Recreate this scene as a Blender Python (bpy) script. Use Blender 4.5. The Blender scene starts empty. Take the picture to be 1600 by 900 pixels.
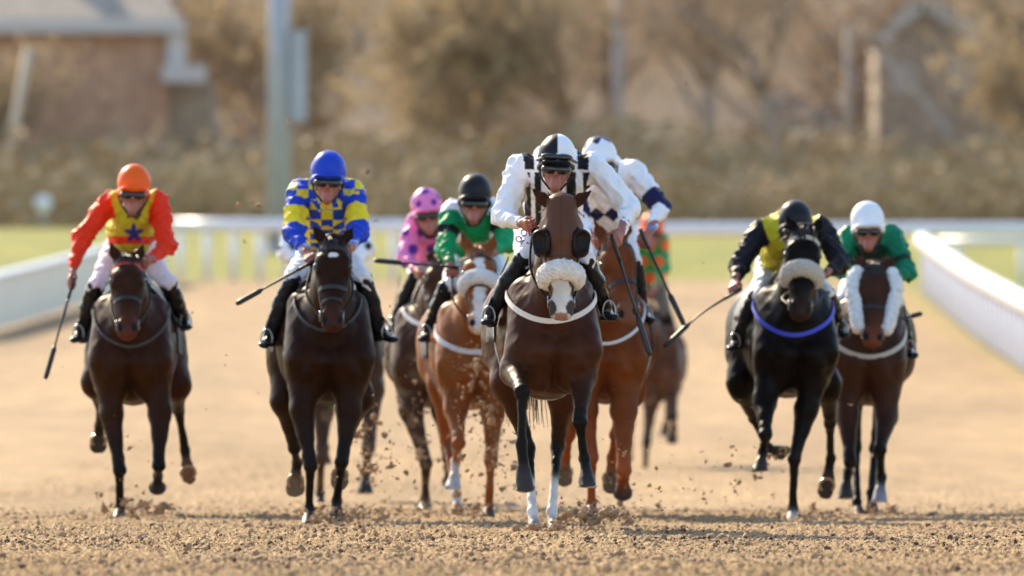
import bpy, math, random
import numpy as np
from mathutils import Vector
R = math.radians
rng = np.random.default_rng(7)
random.seed(7)
SC = bpy.context.scene
COL = SC.collection

# ------------------------------------------------------------------ camera, world, sun, exposure
FPX = 22222.0            # focal length in photo pixels (500 mm on 36 mm, 1600 px wide)
CAMH, HORY = 0.8, 617.0  # camera height, image row of the horizon
cam = bpy.data.objects.new('camera', bpy.data.cameras.new('camera')); COL.objects.link(cam)
cam.location = (0, 0, CAMH)
cam.rotation_euler = (R(90) + math.atan((HORY - 450) / FPX), 0, 0)
cam.data.lens = 500; cam.data.sensor_width = 36
cam.data.clip_start = 1; cam.data.clip_end = 5000
cam.data.dof.use_dof = True; cam.data.dof.focus_distance = 77.2; cam.data.dof.aperture_fstop = 4.7
SC.camera = cam
SUN_EL, SUN_AZ = 32.0, -29.0    # sun behind the field; azimuth measured from +Y, negative = towards image left
w = bpy.data.worlds.new('World'); SC.world = w; w.use_nodes = True
nt = w.node_tree; nt.nodes.clear()
sky = nt.nodes.new('ShaderNodeTexSky'); sky.sky_type = 'NISHITA'; sky.sun_disc = False
sky.sun_elevation = R(SUN_EL); sky.sun_rotation = R(SUN_AZ); sky.air_density = 1.0; sky.dust_density = 1.0
bg = nt.nodes.new('ShaderNodeBackground'); bg.inputs['Strength'].default_value = 0.15
wo = nt.nodes.new('ShaderNodeOutputWorld')
nt.links.new(sky.outputs[0], bg.inputs[0]); nt.links.new(bg.outputs[0], wo.inputs[0])
sl = bpy.data.lights.new('sun', 'SUN'); sl.energy = 3.9; sl.angle = R(0.5); sl.color = (1.0, 0.83, 0.58)
so = bpy.data.objects.new('sun', sl); COL.objects.link(so)
sdir = Vector((math.sin(R(SUN_AZ)) * math.cos(R(SUN_EL)), math.cos(R(SUN_AZ)) * math.cos(R(SUN_EL)), math.sin(R(SUN_EL))))
so.rotation_euler = sdir.to_track_quat('Z', 'Y').to_euler(); so.location = (-40, 60, 40)
SC.view_settings.view_transform = 'Standard'; SC.view_settings.look = 'None'
SC.view_settings.gamma = 1; SC.view_settings.exposure = 1.15
SC.cycles.max_bounces = 6; SC.cycles.volume_bounces = 0

# ------------------------------------------------------------------ materials
def mat(name, color=(.5, .5, .5), rough=.6, vcol=False, metal=0., sheen=0., spec=.5, bump=0., bscale=200., noise=0., nscale=30., coat=0., sss=0.):
    m = bpy.data.materials.new(name); m.use_nodes = True
    n = m.node_tree; p = n.nodes['Principled BSDF']
    p.inputs['Roughness'].default_value = rough; p.inputs['Metallic'].default_value = metal
    p.inputs['Specular IOR Level'].default_value = spec
    if sheen: p.inputs['Sheen Weight'].default_value = sheen; p.inputs['Sheen Roughness'].default_value = .4
    if coat: p.inputs['Coat Weight'].default_value = coat; p.inputs['Coat Roughness'].default_value = .15
    if sss: p.inputs['Subsurface Weight'].default_value = sss; p.inputs['Subsurface Scale'].default_value = .01
    tc = n.nodes.new('ShaderNodeTexCoord')
    if vcol:
        a = n.nodes.new('ShaderNodeAttribute'); a.attribute_name = 'Col'; src = a.outputs['Color']
    else:
        a = n.nodes.new('ShaderNodeRGB'); a.outputs[0].default_value = (*color, 1); src = a.outputs[0]
    if noise:
        t = n.nodes.new('ShaderNodeTexNoise'); t.inputs['Scale'].default_value = nscale; t.inputs['Detail'].default_value = 4
        n.links.new(tc.outputs['Object'], t.inputs['Vector'])
        mr = n.nodes.new('ShaderNodeMapRange'); mr.inputs['From Min'].default_value = .3; mr.inputs['From Max'].default_value = .7
        mr.inputs['To Min'].default_value = 1 - noise; mr.inputs['To Max'].default_value = 1 + noise
        n.links.new(t.outputs['Fac'], mr.inputs['Value'])
        mx = n.nodes.new('ShaderNodeVectorMath'); mx.operation = 'SCALE'
        n.links.new(src, mx.inputs[0]); n.links.new(mr.outputs[0], mx.inputs['Scale']); src = mx.outputs[0]
    n.links.new(src, p.inputs['Base Color'])
    if bump:
        t = n.nodes.new('ShaderNodeTexNoise'); t.inputs['Scale'].default_value = bscale; t.inputs['Detail'].default_value = 3
        n.links.new(tc.outputs['Object'], t.inputs['Vector'])
        b = n.nodes.new('ShaderNodeBump'); b.inputs['Strength'].default_value = bump; b.inputs['Distance'].default_value = .01
        n.links.new(t.outputs['Fac'], b.inputs['Height']); n.links.new(b.outputs[0], p.inputs['Normal'])
    return m
M = dict(
    coat=mat('horse_coat', rough=.42, vcol=True, spec=.07, bump=.15, bscale=38, noise=.22, nscale=9),
    hair=mat('horse_hair', rough=.5, vcol=True, bump=.6, bscale=150, noise=.35, nscale=120),
    fleece=mat('sheepskin', rough=.9, vcol=True, sheen=.6, bump=.8, bscale=160, noise=.12, nscale=80),
    silk=mat('racing_silk', rough=.5, vcol=True, sheen=.03, bump=.10, bscale=45, noise=.05, nscale=25, spec=.15),
    breeches=mat('breeches_cloth', rough=.6, vcol=True, bump=.1, bscale=60, noise=.06, nscale=40, spec=.3),
    skin=mat('skin', rough=.5, vcol=True, sss=.12, noise=.08, nscale=60),
    boot=mat('boot_leather', (.008, .009, .013), rough=.25, spec=.15, bump=.1, bscale=40),
    leather=mat('tack_leather', (.012, .007, .006), rough=.4, noise=.2, spec=.15),
    vstrap=mat('coloured_strap', rough=.55, vcol=True, noise=.1, nscale=90),
    helmet=mat('cap_silk', rough=.42, vcol=True, bump=.08, bscale=40, spec=.2),
    gloss=mat('goggle_lens', (.01, .01, .012), rough=.08, coat=.5),
    metal=mat('steel', (.35, .35, .37), rough=.3, metal=1.),
    whip=mat('whip_leather', (.008, .008, .01), rough=.45),
    eye=mat('eye_dark', (.006, .004, .003), rough=.05, coat=1.),
)

# ------------------------------------------------------------------ objects and meshes
def tag(o, label=None, cat=None, group=None, kind=None):
    if label: o['label'] = label
    if cat: o['category'] = cat
    if group: o['group'] = group
    if kind: o['kind'] = kind
    return o
def empty(name, loc, label=None, cat=None, group=None):
    o = bpy.data.objects.new(name, None); COL.objects.link(o); o.location = loc; o.empty_display_size = .2
    return tag(o, label, cat, group)
def mesh(name, V, F, m, parent=None, cols=None, smooth=True, base=(0, 0, 0)):
    """V in world metres; stored relative to the parent's (or base) location."""
    V = np.asarray(V, dtype=np.float64)
    off = np.array(parent_loc(parent)) if parent else np.array(base)
    me = bpy.data.meshes.new(name)
    if isinstance(F, np.ndarray) and F.ndim == 2:
        k = F.shape[1]; nf = len(F)
        me.vertices.add(len(V)); me.vertices.foreach_set('co', (V - off).astype(np.float32).ravel())
        me.loops.add(nf * k); me.loops.foreach_set('vertex_index', F.astype(np.int32).ravel())
        me.polygons.add(nf); me.polygons.foreach_set('loop_start', (np.arange(nf) * k).astype(np.int32))
        me.update(calc_edges=True)
    else:
        me.from_pydata([tuple(v) for v in (V - off)], [], [tuple(int(i) for i in f) for f in F]); me.update()
    if smooth: me.polygons.foreach_set('use_smooth', np.ones(len(me.polygons), dtype=bool))
    if cols is not None:
        a = me.color_attributes.new('Col', 'FLOAT_COLOR', 'POINT')
        c = np.ones((len(V), 4), np.float32); c[:, :3] = cols; a.data.foreach_set('color', c.ravel())
    me.materials.append(m)
    o = bpy.data.objects.new(name, me); COL.objects.link(o)
    if parent: o.parent = parent
    else: o.location = tuple(off)
    return o
def parent_loc(p):
    x = np.zeros(3)
    while p is not None:
        x = x + np.array(p.location); p = p.parent
    return x

def W(px, py, d):
    """world point seen at photo pixel (px,py) at distance d"""
    return np.array([(px - 800) / FPX * d, d, CAMH + (HORY - py) / FPX * d])

def unit(v):
    v = np.asarray(v, float); return v / max(np.linalg.norm(v), 1e-9)

def prim_d(X, Y, Z, a, b, ra, rb, u):
    ab = b - a; L2 = float(ab @ ab)
    X = X - a[0]; Y = Y - a[1]; Z = Z - a[2]
    if L2 < 1e-10:
        t = 0.; wv = np.array([0, 1., 0]); qx, qy, qz = X, Y, Z
    else:
        t = np.clip((X * ab[0] + Y * ab[1] + Z * ab[2]) / L2, 0, 1); wv = ab / math.sqrt(L2)
        qx = X - t * ab[0]; qy = Y - t * ab[1]; qz = Z - t * ab[2]
    u = u - (u @ wv) * wv
    if np.linalg.norm(u) < 1e-3: u = np.array([.13, .21, .97]); u = u - (u @ wv) * wv
    u = unit(u); v = np.cross(wv, u)
    ru = ra[0] + t * (rb[0] - ra[0]); rv = ra[1] + t * (rb[1] - ra[1])
    rw = ra[2] + t * (rb[2] - ra[2])
    qu = qx * u[0] + qy * u[1] + qz * u[2]; qv = qx * v[0] + qy * v[1] + qz * v[2]; qw = qx * wv[0] + qy * wv[1] + qz * wv[2]
    a1, a2, a3 = qu / ru, qv / rv, qw / rw
    k1 = np.maximum(np.sqrt(a1 * a1 + a2 * a2 + a3 * a3), 1e-3)
    b1, b2, b3 = a1 / ru, a2 / rv, a3 / rw
    k2 = np.maximum(np.sqrt(b1 * b1 + b2 * b2 + b3 * b3), 1e-3)
    return k1 * (k1 - 1) / k2, t, qu, qv

def r3(r):
    if np.isscalar(r): return np.array([r, r, r], float)
    r = list(r)
    if len(r) == 2: r.append(min(r))
    return np.array(r, float)

class Field:
    """A shape as smoothly joined rounded segments, meshed as one continuous skin."""
    def __init__(s, h): s.h = h; s.p = []
    def seg(s, a, b, ra, rb=None, u=(1, 0, 0), k=.03, c=(1, 1, 1), c2=None, tag='', op='+', cut=None):
        ra = r3(ra); rb = ra if rb is None else r3(rb)
        s.p.append(dict(a=np.array(a, float), b=np.array(b, float), ra=ra, rb=rb, u=np.array(u, float), k=k, c=np.array(c, float),
                        c2=np.array(c if c2 is None else c2, float), tag=tag, op=op, cut=cut))
    def ball(s, a, r, **kw): s.seg(a, a, r, **kw)
    def build(s, noise=0., nfreq=40., seed=0, ridge=False):
        P = s.p; pos = [p for p in P if p['op'] == '+']
        lo = np.min([np.minimum(p['a'] - p['ra'].max(), p['b'] - p['rb'].max()) for p in pos], 0) - .03
        hi = np.max([np.maximum(p['a'] + p['ra'].max(), p['b'] + p['rb'].max()) for p in pos], 0) + .03
        n = np.ceil((hi - lo) / s.h).astype(int) + 1
        s.lo = lo; s.n = n
        D = np.full(n, .5, np.float32)
        ax = [lo[i] + np.arange(n[i]) * s.h for i in range(3)]
        for p in P:
            m = p['k'] + 3 * s.h
            r = max(p['ra'].max(), p['rb'].max())
            l = np.minimum(p['a'], p['b']) - r - m; hh = np.maximum(p['a'], p['b']) + r + m
            i0 = np.clip(((l - lo) / s.h).astype(int), 0, n); i1 = np.clip(((hh - lo) / s.h).astype(int) + 2, 0, n)
            if (i1 <= i0).any(): continue
            sl_ = tuple(slice(i0[i], i1[i]) for i in range(3))
            X = ax[0][i0[0]:i1[0]][:, None, None]; Y = ax[1][i0[1]:i1[1]][None, :, None]; Z = ax[2][i0[2]:i1[2]][None, None, :]
            d, t, _, _ = prim_d(X, Y, Z, p['a'], p['b'], p['ra'], p['rb'], p['u'])
            if p['cut'] is not None:
                c0, cn = p['cut']; cn = unit(cn)
                d = np.maximum(d, (X - c0[0]) * cn[0] + (Y - c0[1]) * cn[1] + (Z - c0[2]) * cn[2])
            cur = D[sl_]; k = p['k']
            if p['op'] == '+':
                hh_ = np.maximum(k - np.abs(cur - d), 0) / k
                D[sl_] = np.minimum(cur, d) - hh_ * hh_ * k * .25
            elif p['op'] == '-':
                hh_ = np.maximum(k - np.abs(cur + d), 0) / k
                D[sl_] = np.maximum(cur, -d) + hh_ * hh_ * k * .25
        if noise:
            g = np.random.default_rng(seed)
            N = np.zeros(n, np.float32)
            for _ in range(9):
                f = g.normal(size=3); f = f / np.linalg.norm(f) * nfreq * g.uniform(.5, 2.0); ph = g.uniform(0, 6.28)
                A_ = np.sin(ax[0][:, None, None] * f[0] + ax[1][None, :, None] * f[1] + ax[2][None, None, :] * f[2] + ph
                            + 1.6 * np.sin(ax[2][None, None, :] * f[0] * .6 + ax[0][:, None, None] * f[2] * .6 + f[1]))
                N += (A_ if not ridge else 1.6 * (.5 - (1 - np.abs(A_)) ** 1.5 * 1.2))
            D += (N * (noise / 3.0)).astype(np.float32)
        s.D = D
        return s
    def nets(s):
        D = s.D; h = s.h; ins = D < 0
        ins[0] = ins[-1] = False; ins[:, 0] = ins[:, -1] = False; ins[:, :, 0] = ins[:, :, -1] = False
        c = ins[:-1, :-1, :-1].astype(np.int8)
        tot = np.zeros(c.shape, np.int8)
        for dx in (0, 1):
            for dy in (0, 1):
                for dz in (0, 1):
                    tot += ins[dx:dx + c.shape[0], dy:dy + c.shape[1], dz:dz + c.shape[2]]
        act = (tot > 0) & (tot < 8)
        I = np.argwhere(act); idx = np.full(act.shape, -1, np.int32); idx[act] = np.arange(len(I))
        acc = np.zeros((len(I), 3)); cnt = np.zeros(len(I))
        for axn in range(3):
            o = [i for i in range(3) if i != axn]
            for e1 in (0, 1):
                for e2 in (0, 1):
                    p0 = I.copy(); p0[:, o[0]] += e1; p0[:, o[1]] += e2; p1 = p0.copy(); p1[:, axn] += 1
                    v0 = D[p0[:, 0], p0[:, 1], p0[:, 2]]; v1 = D[p1[:, 0], p1[:, 1], p1[:, 2]]
                    m = (v0 < 0) != (v1 < 0)
                    t = np.where(m, v0 / np.where(m, v0 - v1, 1), 0)
                    q = p0.astype(float); q[:, axn] += t
                    acc[m] += q[m]; cnt[m] += 1
        V = s.lo + acc / np.maximum(cnt, 1)[:, None] * h
        Q = []
        for axn in range(3):
            a = ins[tuple(slice(0, -1) if i == axn else slice(None) for i in range(3))]
            b = ins[tuple(slice(1, None) if i == axn else slice(None) for i in range(3))]
            E = np.argwhere(a != b)
            o1, o2 = (axn + 1) % 3, (axn + 2) % 3
            E = E[(E[:, o1] > 0) & (E[:, o2] > 0) & (E[:, o1] < D.shape[o1] - 1) & (E[:, o2] < D.shape[o2] - 1)]
            fl = a[E[:, 0], E[:, 1], E[:, 2]]
            cc = []
            for d1, d2 in ((-1, -1), (0, -1), (0, 0), (-1, 0)):
                g = E.copy(); g[:, o1] += d1; g[:, o2] += d2; cc.append(idx[g[:, 0], g[:, 1], g[:, 2]])
            q = np.stack(cc, 1); q[~fl] = q[~fl][:, ::-1]
            Q.append(q[(q >= 0).all(1)])
        s.V = V; s.Q = np.concatenate(Q)
        return V, s.Q
    def paint(s, V, sharp=.012):
        Wt = np.zeros(len(V)); C = np.zeros((len(V), 3)); best = np.full(len(V), 9.); who = np.zeros(len(V), int); tt = np.zeros(len(V)); uu = np.zeros(len(V)); vv = np.zeros(len(V))
        for i, p in enumerate(s.p):
            if p['op'] == '-': continue
            d, t, qu, qv = prim_d(V[:, 0], V[:, 1], V[:, 2], p['a'], p['b'], p['ra'], p['rb'], p['u'])
            t = np.broadcast_to(t, d.shape)
            wt = np.exp(-np.clip(d, -.05, .4) / sharp); Wt += wt
            C += wt[:, None] * (p['c'] + t[:, None] * (p['c2'] - p['c']))
            m = d < best; best[m] = d[m]; who[m] = i; tt[m] = t[m]; uu[m] = qu[m]; vv[m] = qv[m]
        tags = np.array([p['tag'] for p in s.p])[who]
        return C / Wt[:, None], tags, tt, uu, vv
    def at(s, p):
        g = (np.asarray(p) - s.lo) / s.h; i = np.clip(g.astype(int), 0, s.n - 2); f = np.clip(g - i, 0, 1); D = s.D
        r = 0.
        for dx in (0, 1):
            for dy in (0, 1):
                for dz in (0, 1):
                    r += D[i[0] + dx, i[1] + dy, i[2] + dz] * (f[0] if dx else 1 - f[0]) * (f[1] if dy else 1 - f[1]) * (f[2] if dz else 1 - f[2])
        return r
    def proj(s, o, d, far=.6, lift=.006):
        """surface point met coming in from outside along -d towards o"""
        d = unit(d); o = np.asarray(o, float)
        t = far
        while t > 0:
            if s.at(o + d * t) < 0: break
            t -= s.h * .4
        return o + d * (t + lift), d

def ribbon(pts, nrm, wid, th, closed=False):
    """flat strap with thickness along a chain of points with outward normals"""
    pts = np.array(pts); nrm = np.array(nrm); n = len(pts); V = []; F = []
    for i in range(n):
        a = pts[(i - 1) % n] if (i or closed) else pts[i]; b = pts[(i + 1) % n] if (i < n - 1 or closed) else pts[i]
        T = unit(b - a); N = unit(nrm[i] - (nrm[i] @ T) * T); B = np.cross(T, N)
        for sb, sn in ((-1, -1), (1, -1), (1, 1), (-1, 1)): V.append(pts[i] + B * sb * wid / 2 + N * sn * th / 2)
    m = n if closed else n - 1
    for i in range(m):
        j = (i + 1) % n
        for k in range(4): F.append((i * 4 + k, i * 4 + (k + 1) % 4, j * 4 + (k + 1) % 4, j * 4 + k))
    if not closed: F += [(3, 2, 1, 0), tuple((n - 1) * 4 + k for k in range(4))]
    return V, F
def tube(pts, rad, seg=8, closed=False):
    pts = [np.array(p, float) for p in pts]; n = len(pts); V = []; F = []
    rad = [rad] * n if np.isscalar(rad) else rad
    ref = None
    for i in range(n):
        a = pts[(i - 1) % n] if (i or closed) else pts[i]; b = pts[(i + 1) % n] if (i < n - 1 or closed) else pts[i]
        T = unit(b - a)
        if ref is None: ref = np.array([0, 0, 1.]) if abs(T[2]) < .9 else np.array([1., 0, 0])
        ref = unit(ref - (ref @ T) * T); B = np.cross(T, ref)
        for k in range(seg):
            an = 2 * math.pi * k / seg; V.append(pts[i] + (ref * math.cos(an) + B * math.sin(an)) * rad[i])
    m = n if closed else n - 1
    for i in range(m):
        j = (i + 1) % n
        for k in range(seg): F.append((i * seg + k, i * seg + (k + 1) % seg, j * seg + (k + 1) % seg, j * seg + k))
    if not closed: F += [tuple(range(seg))[::-1], tuple((n - 1) * seg + k for k in range(seg))]
    return V, F
def spline(pts, n=6):
    pts = [np.array(p, float) for p in pts]; out = []
    P = [2 * pts[0] - pts[1]] + pts + [2 * pts[-1] - pts[-2]]
    for i in range(1, len(P) - 2):
        for k in range(n):
            t = k / n; a, b, c, d = P[i - 1], P[i], P[i + 1], P[i + 2]
            out.append(.5 * ((2 * b) + (-a + c) * t + (2 * a - 5 * b + 4 * c - d) * t * t + (-a + 3 * b - 3 * c + d) * t ** 3))
    out.append(pts[-1]); return out
def join(parts):
    V = []; F = []; o = 0
    for v, f in parts:
        V += list(v); F += [tuple(i + o for i in q) for q in f]; o += len(v)
    return V, F
def box(x0, x1, y0, y1, z0, z1):
    V = [(x0, y0, z0), (x1, y0, z0), (x1, y1, z0), (x0, y1, z0), (x0, y0, z1), (x1, y0, z1), (x1, y1, z1), (x0, y1, z1)]
    return V, [(0, 3, 2, 1), (4, 5, 6, 7), (0, 1, 5, 4), (1, 2, 6, 5), (2, 3, 7, 6), (3, 0, 4, 7)]
def solid_sheet(grid, nrm, th):
    """grid [m][n] of points -> closed thin slab"""
    G = np.array(grid); N = np.array(nrm); m, n = G.shape[:2]
    A = (G + N * th).reshape(-1, 3); B = G.reshape(-1, 3); V = np.concatenate([A, B]); o = m * n; F = []
    for i in range(m - 1):
        for j in range(n - 1):
            a = i * n + j; F.append((a, a + 1, a + n + 1, a + n)); F.append((o + a + n, o + a + n + 1, o + a + 1, o + a))
    for i in range(m - 1):
        for j in (0, n - 1):
            a = i * n + j; F.append((a, a + n, a + n + o, a + o))
    for j in range(n - 1):
        for i in (0, m - 1):
            a = i * n + j; F.append((a, a + 1, a + 1 + o, a + o))
    return V, F

# ------------------------------------------------------------------ ground
def vnoise(x, y, seed=0):
    xi = np.floor(x).astype(np.int64); yi = np.floor(y).astype(np.int64); fx = x - xi; fy = y - yi
    fx = fx * fx * (3 - 2 * fx); fy = fy * fy * (3 - 2 * fy)
    def hsh(a, b):
        n = (a * 374761393 + b * 668265263 + seed * 974634777) & 0xffffffff
        n = ((n ^ (n >> 13)) * 1274126177) & 0xffffffff
        return ((n ^ (n >> 16)) & 0xffff) / 65535.
    return (hsh(xi, yi) * (1 - fx) + hsh(xi + 1, yi) * fx) * (1 - fy) + (hsh(xi, yi + 1) * (1 - fx) + hsh(xi + 1, yi + 1) * fx) * fy
TY = np.array([-400., 0, 108, 130, 150, 175, 200, 235, 270, 285, 310, 350, 400, 436, 450, 480, 520, 600, 900, 2500])
TZ = np.array([0., 0, 0, .12, .32, .62, 1.02, 1.80, 2.72, 3.05, 3.75, 4.9, 5.4, 5.8, 7.4, 13.6, 22, 33, 40, 42.])
def terrain(y): return np.interp(y, TY, TZ)
TRACK_L, TRACK_R = -10.9, 9.4
def edge_l(y): return np.interp(y, [0, 200, 235, 287], [-14., -11.7, -10.55, -6.9])
def edge_r(y): return np.interp(y, [0, 203, 270], [7.4, 7.4, 7.85])
def ramp(a, b, n, p=1.): return a + (b - a) * np.linspace(0, 1, n) ** p
xs = np.concatenate([-ramp(4.0, 600, 55, 2.6)[::-1][:-1], np.linspace(-4.0, 4.0, 860), ramp(4.0, 600, 55, 2.6)[1:]])
ys = [-60., -20, 0, 20, 35, 45, 52, 57]; y = 60.
while y < 95: ys.append(y); y += .016 + .0009 * max(0, y - 66)
while y < 150: ys.append(y); y += .16
while y < 330: ys.append(y); y += 1.2
ys += list(ramp(332, 2400, 60, 2.0)); ys = np.array(ys)
XX, YY = np.meshgrid(xs, ys)
ZZ = terrain(YY)
sand = (YY < 287) * (XX > edge_l(YY)) * (XX < edge_r(YY))
amp = np.interp(YY, [50, 60, 95, 130, 160], [.3, 1, 1, .8, .35]) * np.where(np.abs(XX) < 4.2, 1, .6) * (YY < 200)
n1 = vnoise(XX * 3.1, YY * 2.2, 1); n2 = vnoise(XX * 9, YY * 7, 2); n3 = vnoise(XX * 24, YY * 20, 3); n4 = vnoise(XX * 75, YY * 55, 4)
rid = 1 - np.abs(2 * n2 - 1)
H = (n1 - .5) * .026 + (rid ** 2 - .4) * .010 + (n3 - .5) * .017 + np.maximum(n4 - .45, 0) * .034
patch = vnoise(XX * .9, YY * .28, 9)
H *= .45 + 1.1 * patch
ZZ = ZZ + H * amp - .004 * amp
nx, ny = len(xs), len(ys)
Vg = np.stack([XX, YY, ZZ], -1).reshape(-1, 3)
ii = (np.arange(ny - 1)[:, None] * nx + np.arange(nx - 1)[None, :]).reshape(-1)
Fg = np.stack([ii, ii + 1, ii + nx + 1, ii + nx], 1)
gm = bpy.data.materials.new('sand_and_grass'); gm.use_nodes = True
n = gm.node_tree; p = n.nodes['Principled BSDF']; p.inputs['Roughness'].default_value = .85; p.inputs['Specular IOR Level'].default_value = .25
g_ = n.nodes.new('ShaderNodeNewGeometry')
def tex(scale, detail=4, vec=None, st=None):
    t = n.nodes.new('ShaderNodeTexNoise'); t.inputs['Scale'].default_value = scale; t.inputs['Detail'].default_value = detail
    if st:
        mp = n.nodes.new('ShaderNodeMapping'); mp.inputs['Scale'].default_value = st; n.links.new(g_.outputs['Position'], mp.inputs[0]); n.links.new(mp.outputs[0], t.inputs['Vector'])
    else: n.links.new(g_.outputs['Position'], t.inputs['Vector'])
    return t.outputs['Fac']
def cr(fac, stops):
    c = n.nodes.new('ShaderNodeValToRGB'); e = c.color_ramp.elements
    e[0].position, e[0].color = stops[0][0], (*stops[0][1], 1); e[1].position, e[1].color = stops[-1][0], (*stops[-1][1], 1)
    for q_, col in stops[1:-1]: x = e.new(q_); x.color = (*col, 1)
    n.links.new(fac, c.inputs[0]); return c.outputs[0]
def mixc(f, a, b, mode='MIX'):
    m = n.nodes.new('ShaderNodeMix'); m.data_type = 'RGBA'; m.blend_type = mode
    if isinstance(f, float): m.inputs[0].default_value = f
    else: n.links.new(f, m.inputs[0])
    n.links.new(a, m.inputs[6]); n.links.new(b, m.inputs[7]); return m.outputs[2]
s1 = cr(tex(55, 5), [(.30, (.15, .080, .034)), (.5, (.37, .245, .115)), (.70, (.57, .41, .21))])
s2 = cr(tex(1.0, 5, st=(.55, .05, 1)), [(.35, (.80, .78, .76)), (.65, (1.05, 1.02, 1.0))])
s3 = cr(tex(1.0, 5, st=(2.6, .30, 1)), [(.30, (.80, .78, .75)), (.65, (1.08, 1.06, 1.04))])
sandc = mixc(1., mixc(1., s1, s2, 'MULTIPLY'), s3, 'MULTIPLY')
gr1 = cr(tex(.9, 5, st=(1, .25, 1)), [(.3, (.13, .14, .006)), (.6, (.21, .205, .010)), (.8, (.27, .24, .020))])
at = n.nodes.new('ShaderNodeAttribute'); at.attribute_name = 'Col'
sep = n.nodes.new('ShaderNodeSeparateColor'); n.links.new(at.outputs['Color'], sep.inputs[0])
br1 = cr(tex(.5, 5), [(.3, (.098, .061, .033)), (.55, (.115, .074, .041)), (.75, (.13, .087, .047))])
n.links.new(mixc(sep.outputs[0], mixc(sep.outputs[1], gr1, br1), sandc), p.inputs['Base Color'])
bmp = n.nodes.new('ShaderNodeBump'); bmp.inputs['Strength'].default_value = .5; bmp.inputs['Distance'].default_value = .012
n.links.new(tex(160, 4), bmp.inputs['Height']); n.links.new(bmp.outputs[0], p.inputs['Normal'])
gcol = np.zeros((nx * ny, 3)); gcol[:, 0] = sand.reshape(-1); gcol[:, 1] = (np.clip((YY - 395) / 12, 0, 1)).reshape(-1)
gnd = mesh('ground', Vg, Fg, gm, None, gcol); tag(gnd, 'sandy all-weather racetrack with grass and a brown bank beyond the rails', 'ground', kind='structure')
def gz(x, y):
    j = np.clip(np.searchsorted(ys, y) - 1, 0, ny - 2); i = np.clip(np.searchsorted(xs, x) - 1, 0, nx - 2); return ZZ[j, i]

# loose lumps of sand lying on the track
def lumps(name, P_, S_, m, seed, label, cat):
    g = np.random.default_rng(seed); V = []; F = []; o = 0
    t = (1 + 5 ** .5) / 2
    ico = np.array([(-1, t, 0), (1, t, 0), (-1, -t, 0), (1, -t, 0), (0, -1, t), (0, 1, t), (0, -1, -t), (0, 1, -t), (t, 0, -1), (t, 0, 1), (-t, 0, -1), (-t, 0, 1)]) / 1.9
    fi = np.array([(0, 11, 5), (0, 5, 1), (0, 1, 7), (0, 7, 10), (0, 10, 11), (1, 5, 9), (5, 11, 4), (11, 10, 2), (10, 7, 6), (7, 1, 8), (3, 9, 4), (3, 4, 2), (3, 2, 6), (3, 6, 8), (3, 8, 9), (4, 9, 5), (2, 4, 11), (6, 2, 10), (8, 6, 7), (9, 8, 1)])
    N = len(P_); J = ico[None] * (1 + g.normal(size=(N, 12, 1)) * .28) * np.asarray(S_).reshape(N, 1, 1) * g.uniform(.6, 1.2, (N, 1, 3))
    V = (J + np.asarray(P_)[:, None, :]).reshape(-1, 3); F = (fi[None] + (np.arange(N) * 12)[:, None, None]).reshape(-1, 3)
    o = mesh(name, V, F, m, None, smooth=False); return tag(o, label, cat, kind='stuff')
sandm = mat('loose_sand', (.37, .225, .12), rough=.9, noise=.45, nscale=20, bump=.5, bscale=200)
g = np.random.default_rng(11); N = 130000
py_ = g.uniform(61, 100, N) ; px_ = g.uniform(-1, 1, N) * (py_ * .040 + .3)
cl = vnoise(px_ * 1.6, py_ * .6, 21); keep = g.uniform(0, 1, N) < cl ** 1.6 * 1.5; px_, py_ = px_[keep], py_[keep]
sz = .0035 + .0030 * g.pareto(2.6, len(px_)); sz = np.clip(sz, .0035, .024)
lumps('sand_clods', np.stack([px_, py_, gz(px_, py_) + sz * .3], 1), sz, sandm, 5, 'loose clods of sand lying on the track surface', 'sand')

darkm = mat('dark_grit', (.095, .050, .032), rough=.9, noise=.4, nscale=20)
g = np.random.default_rng(31); N = 60000; py_ = g.uniform(62, 92, N); px_ = g.uniform(-1, 1, N) * (py_ * .040 + .3)
keep = g.uniform(0, 1, N) < vnoise(px_ * 1.1, py_ * .5, 41) ** 1.8 * 1.3 * np.interp(py_, [62, 66, 80, 92], [.4, 1, .9, .2]); px_, py_ = px_[keep], py_[keep]
sz = np.clip(.0035 + .0028 * g.pareto(2.6, len(px_)), .0035, .018)
lumps('dark_grit', np.stack([px_, py_, gz(px_, py_) + sz * .4], 1), sz, darkm, 51, 'dark grit scattered over the near part of the track', 'grit')

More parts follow.
